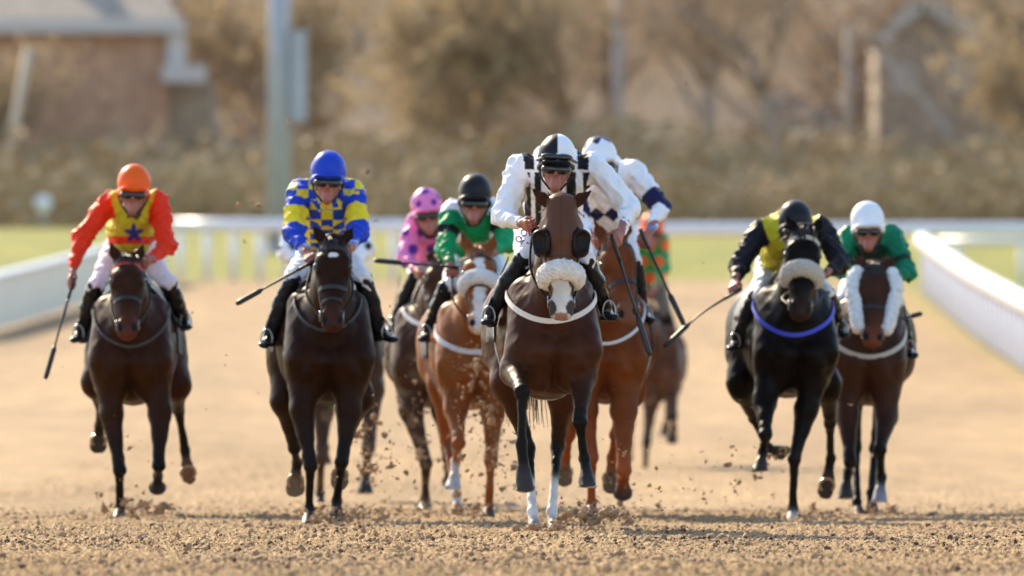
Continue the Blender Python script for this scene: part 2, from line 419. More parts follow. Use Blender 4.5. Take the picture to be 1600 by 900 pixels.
# ------------------------------------------------------------------ rails
white = mat('white_plastic', (.80, .80, .83), rough=.28, noise=.05, nscale=3)
panel_shade = mat('shade_tinted_panel', (.22, .25, .37), rough=.6)  # white panel of the right rail, its bluish shade put into the colour
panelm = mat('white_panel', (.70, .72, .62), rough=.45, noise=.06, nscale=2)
steel = mat('galvanised_post', (.36, .37, .40), rough=.5, noise=.1, nscale=4)
def G_(px, y, dy=0): return (px - 800) / FPX * y
def rail_run(name, label, pts, height, step, rad, panel=False, lower=None, prad=.03, group=None):
    """pts: list of (x,y) plan points; tubular rail on posts following the ground"""
    pts = [np.array(q, float) for q in pts]
    root = empty(name, (pts[0][0], pts[0][1], float(terrain(pts[0][1]))), label, 'rail', group)
    seglen = [np.linalg.norm(pts[i + 1] - pts[i]) for i in range(len(pts) - 1)]; tot = sum(seglen)
    def at(s):
        for i, l in enumerate(seglen):
            if s <= l or i == len(seglen) - 1: q = pts[i] + (pts[i + 1] - pts[i]) * (s / l); return np.array([q[0], q[1], float(terrain(q[1]))])
            s -= l
    ss = np.linspace(0, tot, max(int(tot / 1.5), 2) + 1)
    line = [at(s) + np.array([0, 0, height]) for s in ss]
    mesh('top_rail', *tube(line, rad, 12), white, root)
    if lower: mesh('lower_rail', *tube([q - np.array([0, 0, lower]) for q in line], rad * .7, 10), white, root)
    if panel:
        nn = []
        for i in range(len(line)):
            a, b = line[max(i - 1, 0)], line[min(i + 1, len(line) - 1)]; t = unit(b - a); nn.append(unit(np.array([t[1], -t[0], 0])))
        Gd = [[q - np.array([0, 0, height - .06]) for q in line], [q - np.array([0, 0, rad * .4]) for q in line]]
        mesh('panel', *solid_sheet(Gd, [nn, nn], .025), panel_shade if 'right' in label else panelm, root, smooth=False)
    for s in np.arange(step * .3, tot, step):
        q = at(s); mesh('post', *tube([q + np.array([0, .035, -.05]), q + np.array([0, .035, height - rad * .5])], prad, 8), white, root)
    return root
zfar = 285.
rail_run('running_rail', 'long white running rail across the track behind the horses, with widely spaced posts', [(G_(640, 285), 285), (G_(1700, 285), 285.5)], 1.06, 5.6, .13, prad=.10)
rail_run('running_rail', 'white rail with closely set posts behind the orange and blue riders', [(G_(268, 286), 286.5), (G_(636, 286), 286)], 1.12, .54, .13, prad=.075, lower=None)
rail_run('running_rail', 'white panelled rail along the left edge of the track', [(G_(-900, 200), 196), (G_(-40, 233), 230), (G_(150, 262), 262), (G_(262, 285), 284)], .93, 2.4, .075, panel=True)
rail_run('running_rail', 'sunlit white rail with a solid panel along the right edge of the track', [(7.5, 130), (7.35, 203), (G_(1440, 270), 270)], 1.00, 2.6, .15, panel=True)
rail_run('running_rail', 'short white rail beyond the end of the right hand rail', [(G_(1468, 276), 276.5), (G_(1700, 276), 276)], .92, 1.25, .08, prad=.06)

# ------------------------------------------------------------------ buildings, poles, trees behind
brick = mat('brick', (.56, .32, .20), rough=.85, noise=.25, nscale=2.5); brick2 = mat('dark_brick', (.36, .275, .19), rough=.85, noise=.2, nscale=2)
roofm = mat('roof_tile', (.34, .28, .22), rough=.8, noise=.2, nscale=3); trim = mat('cream_trim', (.60, .55, .50), rough=.6)
trim2 = mat('washed_out_trim', (.50, .44, .37), rough=.7); glassm = mat('window_glass', (.36, .34, .31), rough=.2)  # white trim dulled in its colour to imitate the washed-out distance
def zpx(py, y): return CAMH + (HORY - py) / FPX * y
def bx(name, x0, x1, y0, y1, z0, z1, m, par): return mesh(name, *box(x0, x1, y0, y1, z0, z1), m, par, smooth=False)
def gable_prism(x0, x1, y0, y1, ze, zr):
    xm = (x0 + x1) / 2
    return [(x0, y0, ze), (x1, y0, ze), (xm, y0, zr), (x0, y1, ze), (x1, y1, ze), (xm, y1, zr)], [(0, 1, 2), (5, 4, 3), (0, 2, 5, 3), (1, 4, 5, 2), (0, 3, 4, 1)]
# left house
Y0 = 395.; gx = lambda px: G_(px, Y0); gzp = lambda py: zpx(py, Y0)
hz0 = float(terrain(Y0)) - .3
hr = empty('brick_house', (gx(130), Y0, hz0), 'red brick house with white gutter and a white bay at the upper left', 'house')
bx('wall', gx(-160), gx(262), Y0, Y0 + 8, hz0, gzp(45), brick, hr)
v_ = [(gx(-180), Y0 - .5, gzp(44)), (gx(285), Y0 - .5, gzp(44)), (gx(285), Y0 + 8.5, gzp(44)), (gx(-180), Y0 + 8.5, gzp(44)), (gx(-150), Y0 + 4, gzp(-75)), (gx(225), Y0 + 4, gzp(-75))]
rf = mesh('roof', v_, [(0, 1, 5, 4), (1, 2, 5), (2, 3, 4, 5), (3, 0, 4), (3, 2, 1, 0)], roofm, hr, smooth=False)
bx('chimney', gx(60), gx(95), Y0 + 3.4, Y0 + 4.4, gzp(-70), gzp(-120), brick, rf)
bx('gutter', gx(-185), gx(290), Y0 - .75, Y0 - .503, gzp(52), gzp(30), trim, hr)
bx('downpipe', gx(262), gx(290), Y0 - .45, Y0 - .05, gzp(130), gzp(52.5), trim, hr)
pr = bx('porch_roof', gx(255), gx(322), Y0 - 1.4, Y0 - .455, gzp(130), gzp(103), trim, hr)
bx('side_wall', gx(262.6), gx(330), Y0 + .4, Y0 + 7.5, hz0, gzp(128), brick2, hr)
# right house with gable
Y1 = 430.; gx = lambda px: G_(px, Y1); gzp = lambda py: zpx(py, Y1); hz1 = float(terrain(Y1)) - .3
h2 = empty('gabled_house', (gx(1460), Y1, hz1), 'brown house with white bargeboards on its gable at the upper right', 'house')
bx('wall', gx(1370), gx(1560), Y1, Y1 + 9, hz1, gzp(62), brick2, h2)
v_, f_ = gable_prism(gx(1370), gx(1560), Y1, Y1 + 9, gzp(61.9), gzp(8)); mesh('gable', v_, f_, brick2, h2, smooth=False)
def slope(name, a, b, y0, y1, th, m, par):
    (x0, z0), (x1, z1) = a, b; nrm = unit(np.array([-(z1 - z0), 0, x1 - x0])); nrm = nrm if nrm[2] > 0 else -nrm
    A = np.array([x0, 0, z0]); B = np.array([x1, 0, z1]); V = []
    for y in (y0, y1):
        for q in (A, B, B + nrm * th, A + nrm * th): V.append(q + np.array([0, y, 0]))
    return mesh(name, V, [(0, 1, 2, 3), (7, 6, 5, 4), (0, 4, 5, 1), (1, 5, 6, 2), (2, 6, 7, 3), (3, 7, 4, 0)], m, par, smooth=False)
for a, b in (((1382, 60), (1443, 4)), ((1547, 72), (1443, 4))):
    A = (gx(a[0]), gzp(a[1])); B = (gx(b[0]), gzp(b[1]))
    slope('roof', A, B, Y1 - .4, Y1 + 9.4, .12, roofm, h2)
    slope('bargeboard', (A[0], A[1] - .22), (B[0], B[1] - .22), Y1 - .45, Y1 - .405, .42, trim2, h2)
for a, b in ((1396, 1434), (1484, 1520)):
    wf = bx('window', gx(a), gx(b), Y1 - .08, Y1 - .003, gzp(146), gzp(92), trim2, h2); bx('pane', gx(a + 5), gx(b - 5), Y1 - .095, Y1 - .083, gzp(141), gzp(97), glassm, wf)
ex = slope('lean_to_roof', (gx(1480), gzp(215)), (gx(1342), gzp(55)), Y1 - 2.5, Y1 - 2.2, .20, trim2, h2)
bx('conservatory', gx(1380), gx(1500), Y1 - 2.1, Y1 - .1, hz1, gzp(222), brick2, h2)

def pole(name, label, px, y, top_py, r0, r1, m, lean=0, cat='pole', base_py=None):
    x = G_(px, y); z0 = float(terrain(y)) - .1; zt = zpx(top_py, y)
    root = empty(name, (x, y, z0), label, cat); mesh('shaft', *tube([(x, y, z0), (x + lean, y, zt)], [r0, r1], 16), m, root)
    return root, x, z0, zt
polem = mat('grey_pole', (.40, .40, .47), rough=.45, metal=.0, noise=.08, nscale=1.5)
rt_, x, z0, zt = pole('light_mast', 'thick grey floodlight mast with a long box on its right side', 436, 318, -260, .275, .215, polem, cat='mast')
bx('cabinet', G_(454, 318), G_(479, 318), 317.8, 318.3, zpx(190, 318), zpx(48, 318), polem, rt_)
mesh('base_plate', *tube([(x, 318, z0 - .05), (x, 318, z0 + .25)], .42, 12), steel, rt_)
bx('lamp_bar', x - 1.6, x + 1.6, 317.9, 318.1, zt - .2, zt, polem, rt_)
for q in (-1.3, -.45, .45, 1.3): bx('floodlight', x + q - .3, x + q + .3, 317.5, 317.88, zt - .5, zt - .02, steel, rt_)
pole('post', 'slim pale pole rising out of frame at the upper middle', 966, 400, -40, .16, .14, mat('pale_post', (.34, .30, .27), rough=.7), cat='pole')
pole('post', 'tall pale pole to the left of the gabled house', 1326, 415, 40, .13, .09, mat('pale_post_b', (.42, .35, .27), rough=.7), cat='pole')
rr, *_ = pole('leaning_post', 'pale slanting pole in front of the brick house at the far left', -10, 380, 75, .13, .11, mat('pale_wood', (.55, .45, .33), rough=.7), lean=.95, cat='pole')
x = G_(68, 350); z = float(terrain(350)); sg = empty('marker_sign', (x, 350, z), 'small round white marker on the grass at the left', 'sign')
mesh('post', *tube([(x, 350, z - .1), (x, 350, zpx(325, 350))], .04, 8), steel, sg)
mesh('disc', *tube([(x, 349.93, zpx(318, 350)), (x, 349.85, zpx(318, 350))], .22, 20), white, sg)

# fence behind the grass
fm = mat('weathered_fence', (.30, .22, .13), rough=.9, noise=.15, nscale=1.5)
fr = empty('wooden_fence', (G_(320, 372), 372, float(terrain(372))), 'low brown boarded fence running behind the grass bank', 'fence')
zb = float(terrain(372)); bx('boards', -70, 70, 372, 372.06, zb - .1, zb + 1.25, fm, fr); bx('cap_rail', -70, 70, 371.93, 372.10, zb + 1.253, zb + 1.33, fm, fr)

# trees: tapered trunk, forking limbs and a crown of bare twigs with a few dead leaves
barkm = mat('bark', (.36, .26, .18), rough=.9, noise=.2, nscale=2)
twigs = [mat('winter_twigs', (.37, .265, .175), rough=.9, noise=.08, nscale=.5), mat('olive_twigs', (.36, .265, .165), rough=.9, noise=.08, nscale=.5), mat('ivy_crown', (.35, .265, .155), rough=.8, noise=.08, nscale=.6)]
def tree_mesh(seed, Ht, spread, leafy):
    g = np.random.default_rng(seed); limbs = []; tips = []
    def grow(p, dr, ln, r, lvl):
        pts = [p]; q = p.copy(); d_ = dr.copy()
        for i in range(4):
            d_ = unit(d_ + g.normal(size=3) * .13 + np.array([0, 0, .06])); q = q + d_ * ln / 4; pts.append(q.copy())
        limbs.append(tube(pts, list(np.linspace(r, r * .55, 5)), 6 if lvl < 2 else 4))
        if lvl >= 3: tips.append((pts[2], d_)); tips.append((q, d_)); return
        for k in range(4 if lvl else 7):
            a = g.uniform(0, 6.28); side = np.array([math.cos(a), math.sin(a), 0]); i = g.integers(1 if lvl else 2, 5)
            grow(pts[i], unit(d_ * g.uniform(.5, 1.1) + side * spread * g.uniform(.6, 1.2)), ln * g.uniform(.50, .75), r * .45, lvl + 1)
    grow(np.zeros(3), np.array([0, 0, 1.]), Ht * .42, Ht * .022, 0)
    trunk = limbs[0]; rest = join(limbs[1:])
    tv = []; tp = np.array([t[0] for t in tips]); td = np.array([t[1] for t in tips]); nt_ = 1900
    idx = g.integers(0, len(tp), nt_); c = tp[idx] + g.normal(size=(nt_, 3)) * Ht * .055; dd_ = td[idx] + g.normal(size=(nt_, 3)) * .9
    dd_ /= np.linalg.norm(dd_, axis=1)[:, None]; sd = np.cross(dd_, g.normal(size=(nt_, 3))); sd /= np.linalg.norm(sd, axis=1)[:, None]
    l = g.uniform(.10, .34, nt_)[:, None]; w2 = (g.uniform(.018, .045, nt_) * (2.2 if leafy else 1))[:, None]
    A = np.stack([c - dd_ * l - sd * w2, c - dd_ * l + sd * w2, c + dd_ * l + sd * w2 * .3, c + dd_ * l - sd * w2 * .3], 1).reshape(-1, 3)
    return trunk, rest, (A, np.arange(nt_ * 4).reshape(-1, 4))
for m_ in twigs:
    n_ = m_.node_tree; p_ = n_.nodes['Principled BSDF']; t_ = n_.nodes.new('ShaderNodeBsdfTranslucent'); x_ = n_.nodes.new('ShaderNodeMixShader'); x_.inputs[0].default_value = .38
    n_.links.new(p_.inputs['Base Color'].links[0].from_socket, t_.inputs[0]); n_.links.new(p_.outputs[0], x_.inputs[1]); n_.links.new(t_.outputs[0], x_.inputs[2]); n_.links.new(x_.outputs[0], n_.nodes['Material Output'].inputs[0])
protos = []
for k, (sd_, Ht, sp, lf, tm) in enumerate(((1, 11, .75, 0, 0), (2, 13, .6, 0, 1), (3, 9, .95, 1, 2), (4, 12, .8, 1, 0))):
    tr, re, cr_ = tree_mesh(sd_, Ht, sp, lf); protos.append((tr, re, cr_, twigs[tm]))
g = np.random.default_rng(77); made = {}
sides = ['bare winter tree with reddish twigs', 'bare olive-brown winter tree', 'ivy-green winter tree', 'broad brown winter tree']
spots_ = []
for row, (yy, st, n_t) in enumerate(((388, 4.6, 12), (412, 5.2, 11), (446, 7.5, 8), (474, 9.0, 6))):
    for i in range(n_t):
        xx = (i - n_t / 2 + .5) * st + g.uniform(-.9, .9); 
        pxx = 800 + xx / yy * FPX
        if row == 0 and (-60 < pxx < 460 or 1280 < pxx < 1640 or 380 < pxx < 500): continue
        if row in (1,) and (pxx < 320 or 1280 < pxx < 1640): continue
        spots_.append((xx, yy + g.uniform(-4, 4), int(g.integers(0, 4)), g.uniform(.75, 1.25), g.uniform(0, 6.28), row))
for xx, yy, k, sc, rz, row in spots_:
    base = (xx, yy, float(terrain(yy)) - .1)
    lab = '%s in the blurred wood behind the grass bank' % sides[k]
    root = empty('tree', base, lab, 'tree', 'winter trees behind the track, kind %s' % ['one', 'two', 'three', 'four'][k]); root.rotation_euler.z = rz; root.scale = (sc,) * 3
    if k not in made:
        tr, re, cr_, tm = protos[k]; a = mesh('trunk', *tr, barkm); b = mesh('limbs', *re, barkm); c = mesh('crown', *cr_, tm, smooth=False)
        for q in (a, b, c): q.parent = root
        made[k] = (a, b, c)
    else:
        for q in made[k]: z_ = q.copy(); COL.objects.link(z_); z_.parent = root
# dense undergrowth and far wood that reads as one mass
def scrub(name, label, x0, x1, y0, y1, zfun, n_, size, m, seed):
    g = np.random.default_rng(seed); x = g.uniform(x0, x1, n_); y = g.uniform(y0, y1, n_); z = terrain(y) + zfun(g, x, y, n_)
    c = np.stack([x, y, z], 1); a = g.normal(size=(n_, 3)); a /= np.linalg.norm(a, axis=1)[:, None]; b = np.cross(a, g.normal(size=(n_, 3))); b /= np.linalg.norm(b, axis=1)[:, None]
    s = size * g.uniform(.5, 1.5, (n_, 1)); A = np.stack([c - a * s - b * s * .35, c - a * s + b * s * .35, c + a * s + b * s * .35, c + a * s - b * s * .35], 1).reshape(-1, 3)
    o = mesh(name, A, np.arange(n_ * 4).reshape(-1, 4), m, None, smooth=False); return tag(o, label, 'wood', kind='stuff')
scrub('undergrowth', 'tangled brown scrub at the foot of the wood', -45, 45, 374, 400, lambda g, x, y, n_: g.uniform(0, 1, n_) ** 1.3 * (1.6 + 1.5 * vnoise(x * .35, y * .2, 3)), 60000, .16, mat('dry_scrub_b', (.38, .28, .155), rough=.9, noise=.25, nscale=.5), 3)
hazel = mat('hazel_twigs', (.34, .25, .165), rough=.9, noise=.08, nscale=.5)
twigs.append(hazel)
scrubm = mat('dry_scrub', (.38, .28, .155), rough=.9, noise=.25, nscale=.5)
scrub('brambles', 'low brown brambles growing against the boarded fence', -45, 45, 362, 371, lambda g, x, y, n_: g.uniform(0, 1, n_) ** 1.2 * (1.0 + .9 * vnoise(x * .5, y * .2, 13)), 50000, .11, scrubm, 31)
scrub('bare_shrubs', 'thin bare shrubs growing in front of the gabled house', 9.8, 16.5, 415, 424, lambda g, x, y, n_: g.uniform(0, 1, n_) * 13, 1500, .13, hazel, 17)

# ------------------------------------------------------------------ haze: the sunlit dusty air between the camera and the wood
hm_ = bpy.data.materials.new('haze'); hm_.use_nodes = True; hn = hm_.node_tree; hn.nodes.clear()
pv = hn.nodes.new('ShaderNodeVolumePrincipled'); pv.inputs['Color'].default_value = (.92, .86, .80, 1); pv.inputs['Density'].default_value = .000015; pv.inputs['Anisotropy'].default_value = .35
ho_ = hn.nodes.new('ShaderNodeOutputMaterial'); hn.links.new(pv.outputs[0], ho_.inputs['Volume'])
hz = mesh('haze', *box(-620, 620, -80, 2450, -1.2, 48), hm_, None, smooth=False); tag(hz, 'warm sunlit haze hanging over the track', 'haze', kind='stuff')


# ------------------------------------------------------------------ horses
BLACK = (.010, .008, .007); WHITE = (.62, .58, .54); HOOF = (.045, .038, .036); PALEHOOF = (.15, .105, .075)
NAVY = (.006, .010, .045)
def lerp(a, b, t): return np.asarray(a) * (1 - t) + np.asarray(b) * t

def make_horse(S):
    d = FPX / S['s']; w_ = lambda px, py, dy=0.: W(px, py, d + dy)
    root = empty('horse', w_(S['chest'], 617 + .8 * S['s'], .6) * np.array([1, 1, 0]), S['label'], 'horse', 'racehorses galloping down the track')
    coat = np.array(S['coat']) * S.get('cm', .42) * .75; low = np.array(S.get('low', BLACK)); K = S.get('k', 1.)
    f = Field(S.get('h', .012))
    cx = w_(S['chest'], 600, .3)[0]; hx = w_(S['hip'], 600, 1.4)[0]
    cb = w_(0, S['cb'], .3)[2]
    cw = S.get('cw', .25)          # half width of chest and shoulders
    hw = S.get('hw', .27)
    X = lambda y: cx + (hx - cx) * np.clip((y - .3) / 1.1, -.3, 1.4)
    P = lambda x, y, z: np.array([X(y) + x, d + y, cb + z])
    C = dict(c=coat)
    # trunk
    f.seg(P(0, .30, .36), P(0, .62, .38), (cw * .92, .33, .26), (cw * 1.0, .36, .3), k=.1, **C)
    f.seg(P(0, .62, .40), P(0, 1.15, .45), (cw * 1.06, .345, .3), (cw * 1.08, .30, .3), k=.1, **C)
    f.seg(P(0, 1.3, .50), P(0, 1.48, .50), (hw * .95, .30, .25), (hw * .85, .26, .2), k=.12, **C)
    f.seg(P(0, .50, .70), P(0, 1.25, .74), (.06, .08), (.10, .08), k=.12, **C)          # withers and back
    for sx in (-1, 1):
        f.seg(P(sx * cw * .58, .34, .62), P(sx * cw * .62, .10, .30), (.10, .12, .1), (.105, .11, .1), k=.09, **C)   # shoulder blade
        f.seg(P(sx * cw * .62, .12, .30), P(sx * cw * .64, .34, .14), (.085, .10, .08), (.08, .10, .08), k=.08, **C) # upper arm
        f.seg(P(sx * .075, .05, .30), P(sx * .10, .14, .12), (.092, .10, .08), (.080, .08, .07), k=.018, **C)        # breast muscles
        f.seg(P(sx * cw * .40, .10, .48), P(sx * cw * .50, .02, .22), (.045, .05, .04), (.05, .05, .04), k=.03, **C)         # point of shoulder
        f.seg(P(sx * hw * .45, 1.42, .52), P(sx * hw * .62, 1.32, .30), (.15, .20, .15), (.13, .18, .13), k=.1, **C)
    # head frame
    poll = w_(S['poll'][0], S['poll'][1], S.get('py', -.30)); L = .60 * K
    m = w_(S['muz'][0], S['muz'][1], S.get('py', -.30)); dd = np.linalg.norm((m - poll)[[0, 2]])
    m = w_(S['muz'][0], S['muz'][1], S.get('py', -.30) - math.sqrt(max(L * L - dd * dd, .012)))
    wv = unit(m - poll); L = np.linalg.norm(m - poll); fv = np.array([0, -1., 0]); fv = unit(fv - (fv @ wv) * wv); uv = np.cross(fv, wv)
    if uv[0] < 0: uv = -uv
    KU = K * S.get('ku', 1.14)
    H = lambda t, u, g: poll + wv * (t / .6 * L) + uv * u * KU + fv * g * K
    k_ = dict(u=uv)
    face = np.array(S.get('face', coat)); fc = dict(c=face)
    # neck
    nb = P(0, .30, .50)
    f.seg(nb, lerp(nb, H(0, 0, -.10), .55), (cw * .62, .26, .16), (.105, .17, .1), k=.10, u=(1, 0, 0), **C)
    f.seg(lerp(nb, H(0, 0, -.10), .5), H(.03, 0, -.09), (.11, .18, .1), (.078, .12, .08), k=.08, u=(1, 0, 0), **C)
    f.seg(H(0, 0, -.02), H(.16, 0, -.02), (.080, .075, .06), (.098, .10, .08), k=.05, **k_, **fc)
    for sx in (-1, 1):
        f.seg(H(.135, sx * .060, .018), H(.205, sx * .070, .022), (.035, .03, .03), (.030, .03, .03), k=.04, **k_, **fc)     # brow over the eye
        f.seg(H(.10, sx * .058, -.09), H(.30, sx * .045, -.09), (.045, .075, .05), (.035, .06, .04), k=.05, **k_, **fc)      # cheek
        f.seg(H(.24, sx * .062, .0), H(.36, sx * .050, .0), (.012, .014, .012), (.009, .012, .01), k=.03, **k_, **fc)        # facial crest
    f.seg(H(.16, 0, -.03), H(.40, 0, -.01), (.096, .10, .08), (.064, .068, .05), k=.05, **k_, **fc)
    f.seg(H(.38, 0, -.01), H(.55, 0, -.005), (.060, .066, .05), (.058, .055, .05), k=.04, **k_, c=face, c2=np.array(S.get('muzc', face * .45)))
    mc = np.array(S.get('muzc', face * .35))
    for sx in (-1, 1):
        f.seg(H(.50, sx * .036, .012), H(.565, sx * .036, .008), (.028, .03, .026), (.026, .028, .024), k=.022, **k_, c=mc)
    f.seg(H(.575, -.026, -.012), H(.575, .026, -.012), (.022, .02, .02), k=.02, **k_, c=mc)
    f.seg(H(.45, 0, -.06), H(.565, 0, -.045), (.036, .028, .03), (.034, .026, .026), k=.02, **k_, c=mc)
    for sx in (-1, 1):
        f.seg(H(.52, sx * .043, .040), H(.56, sx * .034, .034), (.014, .011, .012), (.010, .012, .01), k=.008, op='-', **k_)
        f.ball(H(.175, sx * .096, .022), (.024, .016, .017), k=.012, op='-', **k_)
    # ears
    for i, sx in enumerate((-1, 1)):
        tip = w_(*S['ears'][i], S.get('py', -.30) + S.get('eary', .02)); b = H(-.005, sx * .050, -.01); mid = lerp(b, tip, .45) + uv * sx * .006
        fwd = np.array([0, -1., 0])
        f.seg(b, mid, (.033, .026, .024), (.036, .020, .022), k=.025, u=uv, c=face)
        f.seg(mid, tip, (.036, .020, .022), (.008, .007, .007), k=.014, u=uv, c=face * .8, c2=face * .4)
        f.seg(lerp(b, tip, .25) + fwd * .026, lerp(b, tip, .82) + fwd * .017, (.018, .020, .014), (.008, .012, .008), k=.010, op='-', u=uv)
    # legs
    shoes = []
    for n_, lg in S['legs'].items():
        j = [w_(*q) for q in lg['j']]; lc = np.array(lg.get('low', low)); sock = lg.get('sock'); hc = np.array(lg.get('hoof', HOOF)); sk = lg.get('w', 1.)
        dusty = lg.get('dust', 0); 
        if n_[0] == 'F':
            el, kn, fe, ho = j
            top = P((-1 if n_ == 'FL' else 1) * cw * .6, .22, .34)
            f.seg(top, el, (.10, .13, .1), (.075 * sk, .095 * sk, .08), k=.08, u=(1, 0, 0), **C)
            f.seg(el, lerp(el, kn, .8), (.074 * sk, .090 * sk, .07), (.040 * sk, .043 * sk, .04), k=.04, u=(1, 0, 0), c=coat, c2=lerp(coat, lc, .75))
            f.seg(lerp(el, kn, .05) + np.array([(-1 if n_ == 'FL' else 1) * .030, -.02, 0]), lerp(el, kn, .5) + np.array([(-1 if n_ == 'FL' else 1) * .016, -.02, 0]), (.040 * sk, .05, .04), (.028, .034, .03), k=.02, c=coat, c2=lerp(coat, lc, .4))
            f.seg(lerp(el, kn, .8), kn, (.042 * sk, .044 * sk, .04), (.046 * sk, .043 * sk, .04), k=.02, u=(1, 0, 0), c=lerp(coat, lc, .85), c2=lc)
        else:
            stf, hk, fe, ho = j; kn = hk
            top = P((-1 if n_ == 'HL' else 1) * hw * .52, 1.36, .46)
            f.seg(top, stf, (.14, .20, .14), (.095 * sk, .125 * sk, .1), k=.08, u=(1, 0, 0), **C)
            f.seg(stf, lerp(stf, hk, .75), (.085 * sk, .11 * sk, .08), (.044 * sk, .055 * sk, .04), k=.05, u=(1, 0, 0), c=coat, c2=lerp(coat, lc, .6))
            f.seg(lerp(stf, hk, .75), hk, (.042 * sk, .05 * sk, .04), (.042 * sk, .052 * sk, .04), k=.02, u=(1, 0, 0), c=lerp(coat, lc, .8), c2=lc)
            f.seg(hk + np.array([0, .035, .03]), hk + np.array([0, .045, -.01]), .022, k=.02, c=lc)     # point of hock
        u_ = (1, 0, 0)
        sc0 = lc if not sock else (WHITE if sock > 1 else lc); sc = WHITE if sock else lc
        mid = lerp(kn, fe, .5)
        f.seg(kn, lerp(kn, fe, .25), (.040 * sk, .040 * sk, .04), (.029 * sk, .033 * sk, .03), k=.02, u=u_, c=lc)
        if sock and sock > 1:
            f.seg(lerp(kn, fe, .25), lerp(kn, fe, .5), (.027 * sk, .033 * sk, .03), k=.015, u=u_, c=lc)
            f.seg(lerp(kn, fe, .56), fe, (.027 * sk, .033 * sk, .03), (.030 * sk, .036 * sk, .03), k=.015, u=u_, c=sc)
        else: f.seg(lerp(kn, fe, .25), fe, (.027 * sk, .033 * sk, .03), (.030 * sk, .036 * sk, .03), k=.015, u=u_, c=lc, c2=lc)
        f.ball(fe, (.036 * sk, .038 * sk, .036 * sk), k=.015, u=u_, c=sc)
        cor = lerp(fe, ho, .55)
        f.seg(fe, cor, .031 * sk, (.036 * sk, .036 * sk), k=.015, u=u_, c=sc)
        nrm = unit(lg.get('n', (0, 0, -1)))
        axis = unit(ho - fe)
        sole = ho
        f.seg(cor + axis * .012, sole + axis * .05, (.042 * sk, .044 * sk), (.062 * sk, .066 * sk), k=.006, u=u_, c=hc, tag='hoof', cut=(sole, nrm))
        shoes.append((sole, nrm, .048 * sk, axis))
    f.build(noise=.0026, nfreq=19, seed=int(S['s']), ridge=True)
    V, Q = f.nets()
    C_, tags, tt, uu, vv = f.paint(V)
    # hoof edge stays crisp
    hm = tags == 'hoof'
    # head markings in the head's own frame
    q = V - poll; ht = (q @ wv) / L * .6; hu = (q @ uv) / KU; hf = (q @ fv) / K
    front = (hf > -.035) & (ht > -.02) & (ht < .64)
    for kind in S.get('marks', []):
        nz = .005 * np.sin(ht * 90) + .004 * np.sin(ht * 41 + 1)
        if kind[0] == 'star':
            _, t0, u0, rt, ru = kind; msk = front & (((ht - t0) / rt) ** 2 + ((hu - u0) / ru) ** 2 < 1); C_[msk] = WHITE
        elif kind[0] == 'blaze':                                  # list of (t, centre, half width)
            kk = np.array(kind[1]); msk = front & (ht > kk[0, 0]) & (ht < kk[-1, 0]) & (np.abs(hu - np.interp(ht, kk[:, 0], kk[:, 1]) - nz) < np.interp(ht, kk[:, 0], kk[:, 2]))
            C_[msk] = WHITE
    ns = np.zeros(len(V), bool)
    for sx in (-1, 1):
        ns |= (((ht - .54) / .026) ** 2 + ((hu - sx * .040) / .018) ** 2 < 1) & (hf > -.005)
    C_[ns] = np.minimum(C_[ns], .012)
    if S.get('nostril_patch'):
        for sx in (-1, 1):
            m2 = (((ht - .535) / .040) ** 2 + ((hu - sx * .046) / .022) ** 2 < 1) & front; C_[m2] = (.06, .05, .05)
        m2 = (ht > .56) & (np.abs(hu) < .03) & (hf > -.04); C_[m2] = (.30, .16, .13)
    if S.get('dirty'):                                            # sand thrown up over legs and chest
        g = np.random.default_rng(S['dirty']); msk = np.zeros(len(V))
        for _ in range(5):
            a = g.normal(size=3) * 28; msk += np.sin(V @ a + g.uniform(0, 6))
        zz = V[:, 2]; am = np.clip((msk - .6) * .5, 0, 1) * np.clip((1.2 - zz) / .5, 0, 1) * .6
        C_ = C_ * (1 - am[:, None]) + am[:, None] * np.array((.20, .13, .07))
    mesh('body', V, Q, M['coat'], root, C_)
    # eyes
    for sx in (-1, 1):
        e = H(.175, sx * .088, .018); Vs, Fs = sphere(e, (.021, .021, .021)); mesh('eye', Vs, Fs, M['eye'], root)
    # horseshoes
    for sole, nrm, r, axis in shoes:
        t1 = unit(np.cross(nrm, (1, 0, 0)) if abs(nrm[0]) < .9 else np.cross(nrm, (0, 0, 1))); t2 = np.cross(nrm, t1)
        if (t1 @ np.array([0, -1., 0])) < 0 and nrm[2] < -.5: t1 = -t1
        pts = [sole + nrm * .002 + (t1 * math.cos(a) + t2 * math.sin(a)) * r for a in np.linspace(-2.4, 2.4, 18)]
        v_, f_ = ribbon(pts, [nrm] * 18, .018, .010); mesh('horseshoe', v_, f_, M['metal'], root, smooth=False)
    # mane: locks along the crest
    g = np.random.default_rng(int(S['s'])); locks = []
    mc_ = np.array(S.get('mane', BLACK)); crest0 = H(.0, 0, -.14); crest1 = P(0, .42, .74)
    for i in range(150):
        t = g.uniform(0, 1); b = lerp(crest0, crest1, t) + np.array([g.normal() * .018, 0, .03]); ln = g.uniform(.07, .16)
        sd = g.choice([-1, 1], p=[.2, .8]) * -1
        dr = unit([sd * g.uniform(.3, 1.2), g.uniform(.3, 1.2), g.uniform(-.3, .8)])
        pts = [b + dr * ln * q_ + np.array([0, 0, -.09 * q_ * q_]) for q_ in (0, .35, .7, 1)]
        locks.append(tube(pts, [.007, .006, .004, .001], 4))
    v_, f_ = join(locks); mesh('mane', v_, f_, M['hair'], root, np.tile(mc_, (len(v_), 1))); locks = []
